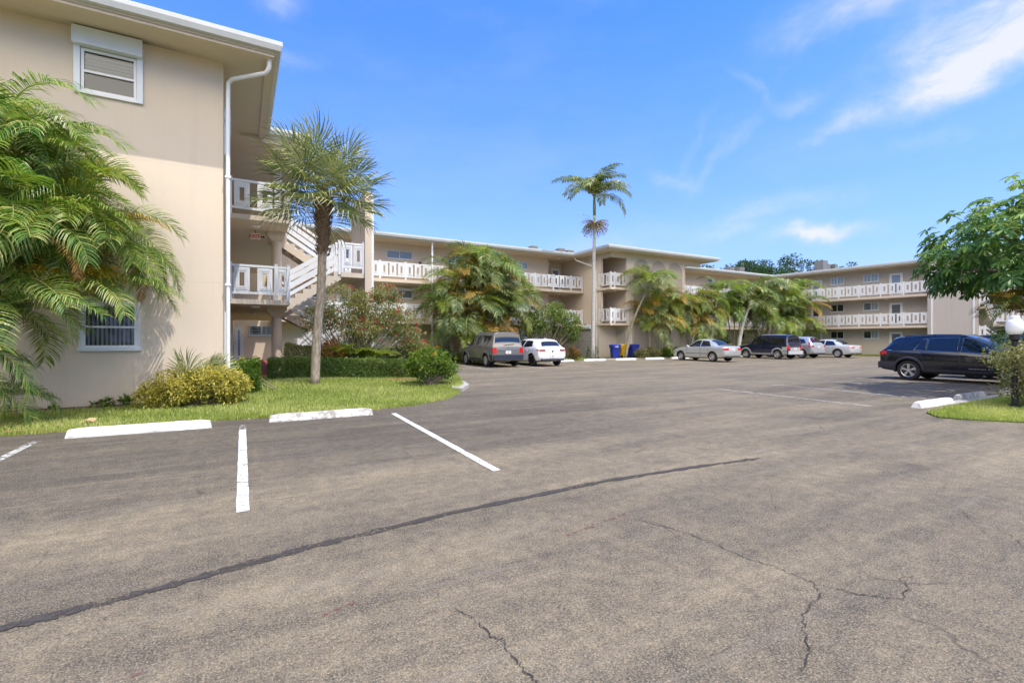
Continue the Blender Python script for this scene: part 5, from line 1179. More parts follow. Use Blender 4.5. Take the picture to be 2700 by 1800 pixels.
# umbrella tree over the right edge
ub = (18.6, 3.7, .0)
U = thing('umbrella_tree', ub, 'umbrella tree with big glossy leaf rosettes overhanging the right edge', 'tree')
mb = MB(); rng = random.Random(120); tipsU = []
trunk = [Vector(ub), Vector((18.5, 3.8, 1.4)), Vector((18.2, 4.0, 2.7)), Vector((17.9, 4.1, 3.6))]
mb.tube(trunk, [.24, .20, .17, .12], 12)
for k in range(26):
    a = k*2.4; e = rng.uniform(-.15, 1.3); t = Vector((19.3+math.cos(a)*math.cos(e)*2.6, 4.0+math.sin(a)*math.cos(e)*2.4, 3.5+math.sin(e)*1.8)); b = trunk[2].lerp(trunk[3], rng.random())
    m_ = b.lerp(t, .5)+rdir(rng)*.2; mb.tube([b, m_, t], [.085, .055, .025], 7, False); tipsU.append(t)
part('trunk', mb, 'bark_brown', U, True)
def rosette(mb, c, axis, rng, L, tone, n=None):
    axis = axis.normalized(); a = axis.cross(Vector((.3, .2, 1))); a = a.normalized() if a.length > .01 else Vector((1, 0, 0)); b = axis.cross(a); n = n or rng.randint(8, 11)
    for k in range(n):
        t = 6.283*k/n+rng.uniform(-.12, .12); o = a*math.cos(t)+b*math.sin(t); d = (o+axis*rng.uniform(-.25, .25)).normalized(); l = L*rng.uniform(.8, 1.1); w = l*.34
        sd = d.cross(axis).normalized(); up = sd.cross(d); dn = Vector((0, 0, -1)); p0 = c+d*l*.22; p1 = c+d*l*.55+dn*l*.06; p2 = c+d*l*.86+dn*l*.17; p3 = c+d*l*1.05+dn*l*.27
        rn = min(1, max(0, tone+rng.gauss(0, .09)))
        mb.add([c, p0, p0+sd*w*.2+up*.01, p0-sd*w*.2+up*.01, p1, p1+sd*w*.48+up*.02, p1-sd*w*.48+up*.02, p2, p2+sd*w*.42+up*.012, p2-sd*w*.42+up*.012, p3],
               [(0, 2, 1), (0, 1, 3), (1, 2, 5, 4), (3, 1, 4, 6), (4, 5, 8, 7), (6, 4, 7, 9), (7, 8, 10), (9, 7, 10)], rn)
mb = MB(); mn = MB(); cnt = 0
while cnt < 1100:
    d = rdir(rng)
    if d.z < -.55: continue
    k = rng.uniform(.80, 1.02) if rng.random() < .8 else rng.uniform(.5, .8)
    lump = 1+.09*math.sin(d.x*7+d.z*5)+.07*math.sin(d.y*9)
    c = Vector((19.3+d.x*3.15*k*lump, 4.0+d.y*2.9*k*lump, 3.7+d.z*2.15*k*lump))
    if d.z < 0: c.z = 3.7+d.z*1.6*k
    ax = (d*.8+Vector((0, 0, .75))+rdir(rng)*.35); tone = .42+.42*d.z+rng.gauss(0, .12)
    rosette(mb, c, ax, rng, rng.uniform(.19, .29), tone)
    if rng.random() < .3: mb.tube([c, c-Vector((d.x*.5, d.y*.5, d.z*.3+.15))], [.008, .012], 4, False, .6)
    cnt += 1
for k in range(60):
    c = Vector((17.6+rng.uniform(-.6, 1.0), 2.7+rng.uniform(-.5, .5), 2.75+rng.uniform(-.35, .35))); rosette(mn, c, Vector((-.3, -.4, .9))+rdir(rng)*.4, rng, rng.uniform(.20, .28), rng.random())
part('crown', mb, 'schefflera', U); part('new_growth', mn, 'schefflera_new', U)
# areca-like plant with drooping brownish fronds under the umbrella tree
pz = clump('areca_palm', (20.6, 4.6, .0), 'palm with drooping tan fronds under the umbrella tree at the right edge', 'palm', [(-.3, .2, 1.7, 0, 0), (.3, .0, 2.0, .2, 0)], 12, ['f', 'y', 'f', 'g'], .8, 121, r=.05)
# trees beyond the roofs
def far_tree(x, y, h, rx, label, seed, n=2600):
    rng = random.Random(seed); t_ = thing('tree', (x, y, 0), label, 'tree', 'trees beyond the roofs'); mb = MB(); tb = MB()
    tb.tube([(x, y, 0), (x+.2, y, h*.5), (x, y, h*.75)], [.45, .35, .2], 8)
    for k in range(34):
        a = rng.uniform(0, 6.283); q = rng.random()**.5; zz = h*(.62+.38*rng.random()*(1-.55*q*q)); c = Vector((x+math.cos(a)*rx*q, y+math.sin(a)*rx*q, zz)); s = rng.uniform(.6, 1.3)*rx*.22
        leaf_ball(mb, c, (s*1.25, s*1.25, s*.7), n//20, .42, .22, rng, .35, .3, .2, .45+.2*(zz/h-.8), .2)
        tb.tube([(x, y, h*.6), Vector((x, y, h*.7)).lerp(c, .6), c], [.14, .08, .03], 5, False)
    part('crown', mb, 'fartree', t_); part('trunk', tb, 'bark_brown', t_, True)
far_tree(71.4, 57.4, 14.4, 4.2, 'dark treetop beyond the roof just right of the corner block', 130, 2000); far_tree(76.5, 55.0, 14.6, 3.6, 'small treetop behind the pair of roof air conditioners', 131, 1800)
far_tree(82.0, 56.5, 16.4, 5.2, 'wide dark green treetop right of the pair of roof air conditioners', 132, 3200); far_tree(79.5, 49.5, 14.4, 4.0, 'dark treetop low over the roof valley, between two wider ones', 133, 2400)
far_tree(86.1, 49.3, 16.3, 5.4, 'round dark green treetop left of the tall roof air conditioner', 134, 3200); far_tree(92.5, 45.3, 15.6, 2.6, 'small sparse treetop right of the roof air conditioners', 135, 900)

# ------------------------------------------------------------ wheel stops
def stop_mesh(L, W=.17, H=.135):
    mb = MB(); a = .035; n = 12; rng = random.Random(int(L*1000)); vs = []
    for i in range(n+1):
        x = -L/2+L*i/n; e = .03 if i in (0, n) else 0
        j = lambda k: rng.uniform(-.004, .004)*k
        for y, z in ((-W/2, 0), (-W/2, .03), (-W/2+a, H-.012-e*.4), (-W/2+a+.012, H-e*.6), (W/2-a-.012, H-e*.6), (W/2-a, H-.012-e*.4), (W/2, .03), (W/2, 0)): vs.append((x+(e*(z/H) if i == 0 else -e*(z/H) if i == n else 0)+j(1), y+j(1), z+j(1)*(z > 0)))
    fs = [(i*8+k, (i+1)*8+k, (i+1)*8+k+1, i*8+k+1) for i in range(n) for k in range(7)]+[tuple(range(8)), tuple(n*8+k for k in range(7, -1, -1))]
    mb.add(vs, [f[::-1] for f in fs]); return mb
def wheel_stop(x, y, L, mat, label, rz=0, grp='concrete wheel stops', rx=0.0):
    o = link('wheel_stop', stop_mesh(L).mesh('wheel_stop', mat), None, (x, y, gz(x, y)-.004)); o.rotation_euler = (rx, 0, rz); return tag(o, label, 'wheel stop', grp)
wheel_stop(-1.34, 9.56, 1.85, 'stop_white', 'freshly painted white wheel stop in the nearest stall, left of the white line')
wheel_stop(1.36, 9.66, 1.83, 'stop_stained', 'white wheel stop with brown stains in the nearest stalls, right of the white line')
for x, y, lb in [(20.6, 25.4, 'far white wheel stop right of the white hatchback, at the tall thin palm'), (23.3, 25.35, 'far white wheel stop in front of the bins'), (26.05, 25.35, 'far white wheel stop between the bins and the silver sedan'), (28.6, 25.3, 'far white wheel stop at the nose of the silver sedan'), (33.4, 25.2, 'far white wheel stop between silver sedan and navy boxy car')]:
    wheel_stop(x, y, 1.8, 'stop_white', lb)
wheel_stop(17.95, 25.4, 1.8, 'stop_white', 'far white wheel stop peeping out beyond the white hatchback')
wheel_stop(13.6, 4.83, 1.78, 'stop_white', 'white wheel stop beside the right lawn tip, nearest of its row', .01)
wheel_stop(16.2, 5.0, 1.8, 'stop_dirty', 'grimy chipped wheel stop in the tree shade', .02)
wheel_stop(19.3, 5.02, 1.8, 'stop_dirty', 'grimy wheel stop beside the black car, half hidden by the shrub')

# ------------------------------------------------------------ cars
def pchip(xs_, ys_, x):
    n = len(xs_)
    if x <= xs_[0]: return ys_[0]
    if x >= xs_[-1]: return ys_[-1]
    h = [xs_[i+1]-xs_[i] for i in range(n-1)]; d = [(ys_[i+1]-ys_[i])/h[i] for i in range(n-1)]
    m = [d[0]]+[0 if d[i-1]*d[i] <= 0 else 2*d[i-1]*d[i]/(d[i-1]+d[i]) for i in range(1, n-1)]+[d[-1]]
    i = max(k for k in range(n-1) if xs_[k] <= x); t = (x-xs_[i])/h[i]
    return (2*t**3-3*t*t+1)*ys_[i]+(t**3-2*t*t+t)*h[i]*m[i]+(-2*t**3+3*t*t)*ys_[i+1]+(t**3-t*t)*h[i]*m[i+1]
class Car:
    """local frame: +x towards the nose, +y to the car's left, z up. st: (x, zb, wb, zm, wm, zbelt, wbelt, zr, wr) from tail to nose"""
    def __init__(s, name, label, loc, rz, st, paint, R_, xf, xr, group=None, cat='car'):
        s.st = sorted(st); s.R = R_; s.xf, s.xr = xf, xr; s.paint = paint; s.xs = [q[0] for q in s.st]; s.cols = list(zip(*s.st))
        s.root = thing(name, loc, label, cat, group, rz or 1e-6); s.cache = {}
        s.L0, s.L1 = s.xs[0], s.xs[-1]
    def half(s, x):
        k = round(x, 4)
        if k in s.cache: return s.cache[k]
        zb, wb, zm, wm, zt, wt, zr, wr = [pchip(s.xs, list(s.cols[i]), x) for i in range(1, 9)]
        zr = max(zr, zt+.012); cr = .018 if zr-zt > .2 else .008
        P = [(0, zb), (wb, zb), (wm*.985, zb+(zm-zb)*.45), (wm, zm), ((wm+wt)/2+.012, (zm+zt)/2+.03), (wt, zt), (wt*.6+wr*.4, zt+(zr-zt)*.42), (wr+.02, zr-min(.09, (zr-zt)*.35)), (wr-.06, zr-min(.02, (zr-zt)*.12)), (wr*.55, zr+cr*.7), (0, zr+cr)]
        # cut the corners once
        Q = [P[0]]
        for a, b in zip(P[:-1], P[1:]): Q += [(a[0]*.75+b[0]*.25, a[1]*.75+b[1]*.25), (a[0]*.25+b[0]*.75, a[1]*.25+b[1]*.75)]
        Q.append(P[-1]); s.cache[k] = Q; return Q
    def yside(s, x, z):
        Q = s.half(x); best = 0
        for a, b in zip(Q[:-1], Q[1:]):
            if min(a[1], b[1]) <= z <= max(a[1], b[1]) and abs(a[1]-b[1]) > 1e-6:
                t = (z-a[1])/(b[1]-a[1]); best = max(best, a[0]+(b[0]-a[0])*t)
        return best
    def ztop(s, x, y):
        Q = s.half(x); y = abs(y); best = 0
        for a, b in zip(Q[:-1], Q[1:]):
            if min(a[0], b[0]) <= y <= max(a[0], b[0]) and abs(a[0]-b[0]) > 1e-6:
                t = (y-a[0])/(b[0]-a[0]); best = max(best, a[1]+(b[1]-a[1])*t)
        return best
    def body(s, n=90):
        e = .012; X = sorted({round(s.L0+(s.L1-s.L0)*i/n, 4) for i in range(n+1)} | {round(x, 4) for x in s.xs})
        mb = MB(); rings = []
        for i, x in enumerate(X):
            Q = s.half(x); k = 1.0
            rings.append([(x, y*k, z) for y, z in Q]+[(x, -y*k, z) for y, z in Q[-2:0:-1]])
        m = len(rings[0]); vs = [p for r in rings for p in r]
        fs = [(i*m+k, i*m+(k+1) % m, (i+1)*m+(k+1) % m, (i+1)*m+k) for i in range(len(X)-1) for k in range(m)]
        fs += [tuple(range(m-1, -1, -1)), tuple((len(X)-1)*m+k for k in range(m))]
        mb.add(vs, [f[::-1] for f in fs])
        o = link('body', mb.mesh('body', s.paint), s.root); me = o.data
        # wheel wells
        import bmesh
        cm = MB(); cm2 = []
        for cx in (s.xf, s.xr):
            for sg in (-1, 1):
                y0, y1 = (.52, 1.2) if sg > 0 else (-1.2, -.52); r = s.R+.055; nn = 32
                b = len(cm.v); cm.add([(cx+r*math.cos(6.2832*k/nn), y, s.R+.01+r*math.sin(6.2832*k/nn)) for y in (y0, y1) for k in range(nn)],
                                      [(k, (k+1) % nn, nn+(k+1) % nn, nn+k) for k in range(nn)]+[tuple(range(nn-1, -1, -1)), tuple(range(nn, 2*nn))])
        cme = cm.mesh('well', 'dark'); bm = bmesh.new(); bm.from_mesh(cme); bmesh.ops.recalc_face_normals(bm, faces=bm.faces[:]); bm.to_mesh(cme); bm.free()
        bm = bmesh.new(); bm.from_mesh(me); bmesh.ops.recalc_face_normals(bm, faces=bm.faces[:]); bm.to_mesh(me); bm.free()
        co = bpy.data.objects.new('well', cme); COL.objects.link(co)
        o.data.materials.append(MATS['dark'])
        co.data.materials.clear(); co.data.materials.append(MATS['dark'])
        md = o.modifiers.new('b', 'BOOLEAN'); md.operation = 'DIFFERENCE'; md.object = co; md.solver = 'EXACT'
        try: md.material_mode = 'TRANSFER'
        except Exception: pass
        par = o.parent; o.parent = None
        dg = bpy.context.evaluated_depsgraph_get(); new = bpy.data.meshes.new_from_object(o.evaluated_get(dg)); o.modifiers.clear(); o.data = new; o.parent = par
        bpy.data.objects.remove(co); new.name = 'body'
        new.shade_smooth(); new.set_sharp_from_angle(angle=R(38)); s.bodyo = o; ORG[o.name] = Vector((0, 0, 0)); return o
    def put(s, name, mb, mat, parent=None, smooth=False, sharp=None):
        p = parent or s.root; o = link(name, mb.mesh(name, mat, smooth, (0, 0, 0), sharp), p); ORG[o.name] = Vector((0, 0, 0)); return o
    def patch(s, c, off, nx=8, nz=5, sides=(1, -1), mb=None, arch=0.0):
        """a piece lying on the flank; c: four (x, z) corners lower-a, lower-b, upper-b, upper-a"""
        out = []
        for sg in sides:
            m = MB(); vs = []
            for j in range(nz+1):
                for i in range(nx+1):
                    u, v = i/nx, j/nz
                    x = (c[0][0]*(1-u)+c[1][0]*u)*(1-v)+(c[3][0]*(1-u)+c[2][0]*u)*v
                    z = (c[0][1]*(1-u)+c[1][1]*u)*(1-v)+(c[3][1]*(1-u)+c[2][1]*u)*v+arch*v*4*u*(1-u)
                    vs.append((x, sg*(s.yside(x, z)+off), z+off*.3))
            fs = [(j*(nx+1)+i, j*(nx+1)+i+1, (j+1)*(nx+1)+i+1, (j+1)*(nx+1)+i) for j in range(nz) for i in range(nx)]
            m.add(vs, [f if sg < 0 else f[::-1] for f in fs]); out.append(m)
        return out
    def top(s, x0, x1, w0, w1, off, nx=8, ny=10):
        """a piece lying on the upper surface (glass, bonnet)"""
        m = MB(); vs = []
        for i in range(nx+1):
            x = x0+(x1-x0)*i/nx; w = w0+(w1-w0)*i/nx
            for j in range(ny+1):
                y = -w+2*w*j/ny; e = .01; dz = (s.ztop(x+e, y)-s.ztop(x-e, y))/(2*e); nrm = Vector((-dz, 0, 1)).normalized()
                vs.append((x+nrm.x*off, y, s.ztop(x, y)+nrm.z*off))
        fs = [(i*(ny+1)+j, (i+1)*(ny+1)+j, (i+1)*(ny+1)+j+1, i*(ny+1)+j+1) for i in range(nx) for j in range(ny)]
        m.add(vs, fs if x1 > x0 else [f[::-1] for f in fs]); return m
    def xrear(s, z):
        x = s.L0
        while x < 0 and s.ztop(x, 0.0) < z: x += .005
        return x
    def rear(s, y0, y1, z0, z1, off=.012, thick=.02, n=4):
        m = MB(); vs = []
        for j in range(n+1):
            z = z0+(z1-z0)*j/n; x = s.xrear(z)-off
            vs += [(x, y0, z), (x, y1, z), (x+thick+.02, y0, z), (x+thick+.02, y1, z)]
        fs = []
        for j in range(n):
            a = 4*j; b = a+4; fs += [(a, b, b+1, a+1), (a, a+2, b+2, b), (a+1, b+1, b+3, a+3)]
        fs += [(0, 1, 3, 2), (4*n, 4*n+2, 4*n+3, 4*n+1)]; m.add(vs, fs); return m
    def tail(s, y0, y1, z0, z1, mat, sidelen=.16):
        for sg in (1, -1):
            a, b = (y0, y1) if sg > 0 else (-y1, -y0); m = s.rear(a, b, z0, z1, .014)
            if sidelen:
                x0 = s.xrear((z0+z1)/2)+.01; p = s.patch([(x0, z0+.01), (x0+sidelen, z0+(z1-z0)*.25), (x0+sidelen*.9, z1-.02), (x0, z1)], .010, 4, 3, (sg,))[0]; m.add(p.v, p.f)
            s.put('tail_light', m, mat)
    def wheels(s, rim='alloy', spokes=5, track=.0, w=.20, split=False, face=.0):
        r = s.R; prof = [(r*.66, -w/2), (r*.93, -w/2), (r*.985, -w/2+.02), (r, -w/2+.05), (r, w/2-.05), (r*.985, w/2-.02), (r*.93, w/2), (r*.66, w/2), (r*.66, -w/2)]
        tm = MB(); tm.lathe(prof, 36, (0, 0, 0), 'Y'); tme = tm.mesh('tyre', 'tyre', True, (0, 0, 0), 40)
        rm = MB(); f = w/2-.012
        rm.lathe([(r*.70, f-.002), (r*.67, f+.006), (r*.615, f-.004), (r*.60, f-.04)], 36, (0, 0, 0), 'Y')
        rm.lathe([(0, f+.006), (r*.13, f+.004), (r*.17, f-.01), (r*.17, f-.05)], 16, (0, 0, 0), 'Y')
        for k in range(spokes):
            for da in ((-.13, .13) if split else (0,)):
                a0 = 6.2832*k/spokes+.3; a1 = a0+da; hw0, hw1 = (r*.045, r*.05) if split else (r*.10, r*.135 if spokes <= 6 else r*.055)
                d0, d1 = Vector((math.cos(a0+da*.6), 0, math.sin(a0+da*.6))), Vector((math.cos(a1), 0, math.sin(a1))); p0, p1 = d0*r*.12, d1*r*.63; t = Vector((-math.sin(a1), 0, math.cos(a1)))
                q = [p0-t*hw0, p0+t*hw0, p1+t*hw1, p1-t*hw1]
                rm.add([(v.x, f+(.0 if i < 2 else -.006), v.z) for i, v in enumerate(q)]+[(v.x, f-.05, v.z) for v in q], [(0, 1, 2, 3), (4, 7, 6, 5), (0, 3, 7, 4), (1, 5, 6, 2), (2, 6, 7, 3), (0, 4, 5, 1)])
        rme = rm.mesh('rim', rim, True, (0, 0, 0), 30)
        dm = MB(); dm.lathe([(0, f-.052), (r*.66, f-.052), (r*.66, -w/2+.01), (0, -w/2+.01)], 24, (0, 0, 0), 'Y'); dme = dm.mesh('brake_disc', 'dark')
        hub = MB(); hub.lathe([(.02, -w*.4), (.02, w*.3)], 8, (0, 0, 0), 'Y'); hme = dme
        for cx in (s.xf, s.xr):
            for sg in (1, -1):
                y = s.yside(cx+s.R*1.25, s.R+.1)-w/2-.012+track
                h = link('wheel', hme, s.root, (cx, sg*y, r)); h.rotation_euler.z = 0 if sg > 0 else math.pi
                link('tyre', tme, h); link('rim', rme, h)
    def arch_trim(s, mat, width=.08, off=.014):
        for cx in (s.xf, s.xr):
            for sg in (1, -1):
                m = MB(); n = 22; vs = []
                for k in range(n+1):
                    a = R(-12)+R(204)*k/n
                    for rr, o in ((s.R+.045, off+.012), (s.R+.045, off+.022), (s.R+.05+width, off+.012), (s.R+.055+width, -.005)):
                        x, z = cx+rr*math.cos(a), s.R+.01+rr*math.sin(a); x = min(max(x, s.L0+.01), s.L1-.01); zz = max(z, s.half(x)[1][1]+.01); vs.append((x, sg*(s.yside(x, zz)+o), z))
                fs = [(k*4+j, k*4+j+1, (k+1)*4+j+1, (k+1)*4+j) for k in range(n) for j in range(3)]
                m.add(vs, fs if sg < 0 else [f[::-1] for f in fs]); s.put('wheel_arch', m, mat, None, True)
    def window(s, c, off=.006, arch=0.0, mat='carglass', name='window', trim=None):
        for m in s.patch(c, off, arch=arch):
            o = s.put(name, m, mat, None, True)
            if trim:
                for sg in ((1,) if m.v[0][1] > 0 else (-1,)):
                    t = MB(); nx = 8; nz = 5; idx = [i for i in range(nx+1)]+[(j)*(nx+1)+nx for j in range(1, nz+1)]+[nz*(nx+1)+i for i in range(nx-1, -1, -1)]+[j*(nx+1) for j in range(nz-1, 0, -1)]
                    pts = [Vector(m.v[i])+Vector((0, sg*.006, 0)) for i in idx]; t.tube(pts+[pts[0]], trim[1], 4, False); s.put('window_trim', t, trim[0], o)
    def doorp(s, c, mat=None, hx=None, hz=None, seal=.012, off=.004):
        cc = [(c[0][0]-seal, c[0][1]-seal), (c[1][0]+seal, c[1][1]-seal), (c[2][0]+seal, c[2][1]+.004), (c[3][0]-seal, c[3][1]+.004)]
        for m, k in zip(s.patch(c, off+.003, 10, 8), s.patch(cc, off-.002, 10, 8)):
            o = s.put('door', m, mat or s.paint, None, True); s.put('door_seal', k, 'dark', o, True)
            if hx is not None:
                sg = 1 if m.v[0][1] > 0 else -1; y = s.yside(hx, hz); h = MB(); h.box(hx-.10, hx+.10, min(sg*(y+.005), sg*(y+.04)), max(sg*(y+.005), sg*(y+.04)), hz-.018, hz+.018); s.put('handle', h, mat or s.paint, o)
    def mirror(s, x, z, mat, w=.20):
        for sg in (1, -1):
            y = s.yside(x, z); m = MB(); a = y-.02; vs = [(x+dx*k, sg*(a+yy), z+zz) for yy, k, z0, z1 in ((0, .3, -.02, .03), (.06, .7, -.03, .08), (.14, 1, -.05, .10), (w, .7, -.03, .08)) for dx, zz in ((.10, z0), (.10, z1), (-.04, z1), (-.04, z0))]
            fs = [(i*4+j, i*4+(j+1) % 4, (i+1)*4+(j+1) % 4, (i+1)*4+j) for i in range(3) for j in range(4)]+[(0, 1, 2, 3), (12, 15, 14, 13)]
            m.add(vs, fs if sg < 0 else [f[::-1] for f in fs]); s.put('mirror', m, mat, None, True, 50)
    def plate(s, z, y=0, w=.305, h=.155):
        o = s.put('licence_plate', s.rear(y-w/2, y+w/2, z, z+h, .022), 'plate')
        m = s.rear(y-.05, y+.05, z+.045, z+.10, .026); s.put('plate_emblem', m, 'lamp_amber', o)
    def badge(s, z, r=.035, mat='chrome', y=0.0):
        x = s.xrear(z)-.016; m = MB(); m.lathe([(0, 0), (r, 0), (r, .012), (0, .014)], 16); v = [(x-p[2], p[0]+y, z+p[1]) for p in m.v]; k = MB(); k.add(v, m.f); s.put('badge', k, mat)
    def antenna(s, x, mat):
        z = s.ztop(x, 0); m = MB(); m.add([(x+.09, 0, z), (x-.09, .03, z), (x-.09, -.03, z), (x-.10, 0, z+.075)], [(0, 1, 3), (1, 2, 3), (2, 0, 3)]); s.put('antenna', m, mat)
def car_loc(xl, yr, xr, W=1.0): return None
NOSE_IN = math.pi/2                                                        # nose towards the buildings

def boxy(label, x, y, paint, roofc, arches, lower, bumper, rear_cap, rz=NOSE_IN, grp='boxy cars'):
    c = Car('parked_car', label, (x, y, gz(x, y)), rz, [
        (-2.06, .40, .70, .62, .80, .98, .82, 1.03, .74), (-2.03, .33, .80, .60, .89, .99, .885, 1.10, .80), (-1.99, .32, .84, .60, .90, 1.0, .90, 1.25, .79), (-1.93, .31, .84, .60, .905, 1.01, .905, 1.58, .74), (-1.86, .30, .84, .6, .905, 1.02, .905, 1.745, .71), (-1.7, .28, .84, .6, .905, 1.03, .905, 1.79, .70),
        (-.5, .26, .84, .6, .905, 1.04, .905, 1.81, .70), (.2, .26, .84, .6, .905, 1.05, .905, 1.79, .69), (.55, .26, .84, .6, .905, 1.05, .90, 1.70, .67), (.85, .26, .84, .6, .905, 1.04, .89, 1.42, .68), (1.15, .26, .84, .6, .905, 1.02, .88, 1.10, .70), (1.3, .26, .84, .6, .90, 1.0, .86, 1.06, .72), (1.9, .28, .80, .58, .86, .93, .82, .98, .70), (2.15, .32, .70, .55, .78, .80, .74, .85, .62), (2.24, .40, .58, .55, .66, .70, .62, .74, .52)], paint, .335, 1.32, -1.25, grp)
    c.body()
    if roofc: c.put('roof_panel', c.top(-1.66, .22, .60, .60, .006, 14, 8), roofc, None, True)
    for q, a in (([(-1.72, 1.10), (-.72, 1.10), (-.74, 1.62), (-1.70, 1.60)], .0), ([(-.60, 1.10), (-.06, 1.10), (-.10, 1.64), (-.60, 1.63)], 0), ([(.04, 1.10), (.98, 1.12), (.52, 1.60), (.02, 1.64)], .02)): c.window(q, arch=a)
    c.put('rear_window', c.top(-1.985, -1.875, .73, .66, .012), 'carglass', None, True)
    c.put('windshield', c.top(1.12, .58, .72, .62, .010), 'carglass', None, True)
    c.doorp([(.04, .42), (.90, .42), (.90, 1.06), (.04, 1.06)], paint, .16, .93); c.doorp([(-.62, .42), (.02, .42), (.02, 1.06), (-.62, 1.06)], paint, -.12, .93)
    c.arch_trim(arches, .11, .016)
    for m in c.patch([(-1.0, .28), (.95, .28), (.95, .43), (-1.0, .43)], .020): c.put('sill_cladding', m, lower, None, True)
    for m in c.patch([(-1.98, .34), (-1.66, .34), (-1.66, .62), (-1.98, .62)], .018): c.put('bumper_side', m, lower, None, True)
    c.put('bumper', c.rear(-.86, .86, .36, .62, .075, .08), bumper)
    if rear_cap: c.put('tailgate', c.rear(-.62, .62, .64, .86, .006), rear_cap); [c.put('rear_quarter', m, rear_cap, None, True) for m in c.patch([(-2.0, .64), (-1.62, .64), (-1.62, .90), (-2.0, .90)], .012)]
    c.tail(.68, .88, .72, 1.0, 'tail_red', .14)
    c.plate(.68); c.badge(1.02, .03); c.mirror(.86, 1.12, 'cladding_blue')
    w = MB(); w.bar((c.xrear(1.12)-.02, .25, 1.115), (c.xrear(1.16)-.02, -.35, 1.17), .02, .02); c.put('wiper', w, 'dark')
    s_ = MB(); s_.box(c.xrear(.86)-.02, c.xrear(.86)+.03, -.60, .60, .865, .885); c.put('tailgate_strip', s_, 'chrome')
    for k in range(2): h = MB(); h.box(2.12, 2.18, (-1, 1)[k]*.62-.12, (-1, 1)[k]*.62+.12, .68, .80); c.put('headlight', h, 'lamp_clear')
    c.wheels('alloy', 7, track=.025); return c
boxy('taupe grey boxy car parked nose in beside the white hatchback', 11.98, 23.75, 'paint_taupe', 'paint_navy', 'paint_taupe', 'cladding_blue', 'cladding_blue', None)
boxy('navy boxy car with silver grey fenders and roof, parked nose in', 35.6, 22.85, 'paint_navy', 'cladding_grey', 'cladding_grey', 'cladding_grey', 'paint_pale', 'paint_silver')

def hatch():
    c = Car('parked_car', 'white hatchback with black wheels parked nose in beside the taupe boxy car', (14.48, 23.4, gz(14, 23)), NOSE_IN, [
        (-2.05, .42, .62, .62, .76, .86, .74, .90, .64), (-2.01, .34, .72, .60, .86, .92, .83, .965, .72), (-1.93, .30, .76, .60, .89, .95, .86, 1.02, .70), (-1.72, .26, .78, .6, .895, .96, .87, 1.25, .62), (-1.55, .22, .78, .6, .895, .96, .87, 1.37, .59), (-1.3, .20, .78, .6, .895, .955, .87, 1.425, .58), (-.5, .19, .78, .6, .895, .95, .87, 1.465, .57), (.0, .19, .78, .6, .895, .94, .87, 1.45, .57), (.35, .19, .78, .6, .895, .94, .865, 1.37, .57), (.8, .19, .78, .6, .895, .93, .86, 1.13, .61), (1.12, .19, .78, .6, .89, .92, .84, .96, .70), (1.7, .2, .75, .58, .87, .84, .80, .88, .66), (2.1, .24, .66, .52, .76, .70, .70, .73, .56), (2.21, .32, .52, .5, .60, .60, .56, .63, .46)], 'paint_white', .32, 1.32, -1.31)
    c.body()
    for q, a in (([(-1.34, 1.05), (-.42, .99), (-.46, 1.36), (-1.12, 1.33)], .01), ([(-.36, .99), (.74, .97), (.22, 1.35), (-.38, 1.37)], .02)): c.window(q, arch=a)
    c.put('rear_window', c.top(-1.89, -1.665, .60, .50, .010), 'carglass', None, True); c.put('windshield', c.top(1.06, .42, .66, .55, .010), 'carglass', None, True)
    c.doorp([(-1.02, .36), (-.42, .28), (-.42, .93), (-1.02, .93)], None, -.86, .82); c.doorp([(-.38, .28), (.78, .28), (.78, .92), (-.38, .93)], None, -.2, .82)
    c.put('spoiler', c.top(-1.68, -1.42, .56, .56, .028), 'paint_white', None, True)
    c.tail(.46, .80, .80, .90, 'tail_red', .16); c.badge(.80, .05, 'cladding_blue'); c.plate(.46)
    c.put('bumper_diffuser', c.rear(-.72, .72, .30, .40, .05, .06), 'cladding')
    for y in (.62, .48, -.48, -.62):
        m = MB(); m.lathe([(.02, -.03), (.04, -.03), (.04, .08)], 12); k = MB(); k.add([(c.L0-.04-p[2], p[0]+y, .335+p[1]) for p in m.v], m.f); c.put('exhaust_pipe', k, 'chrome')
    c.mirror(.72, .98, 'paint_white'); c.wheels('rim_black', 9); c.antenna(-1.3, 'paint_white')
    for sg in (-1, 1): h = MB(); h.box(2.03, 2.10, sg*.55-.12, sg*.55+.12, .60, .68); c.put('headlight', h, 'lamp_clear')
hatch()

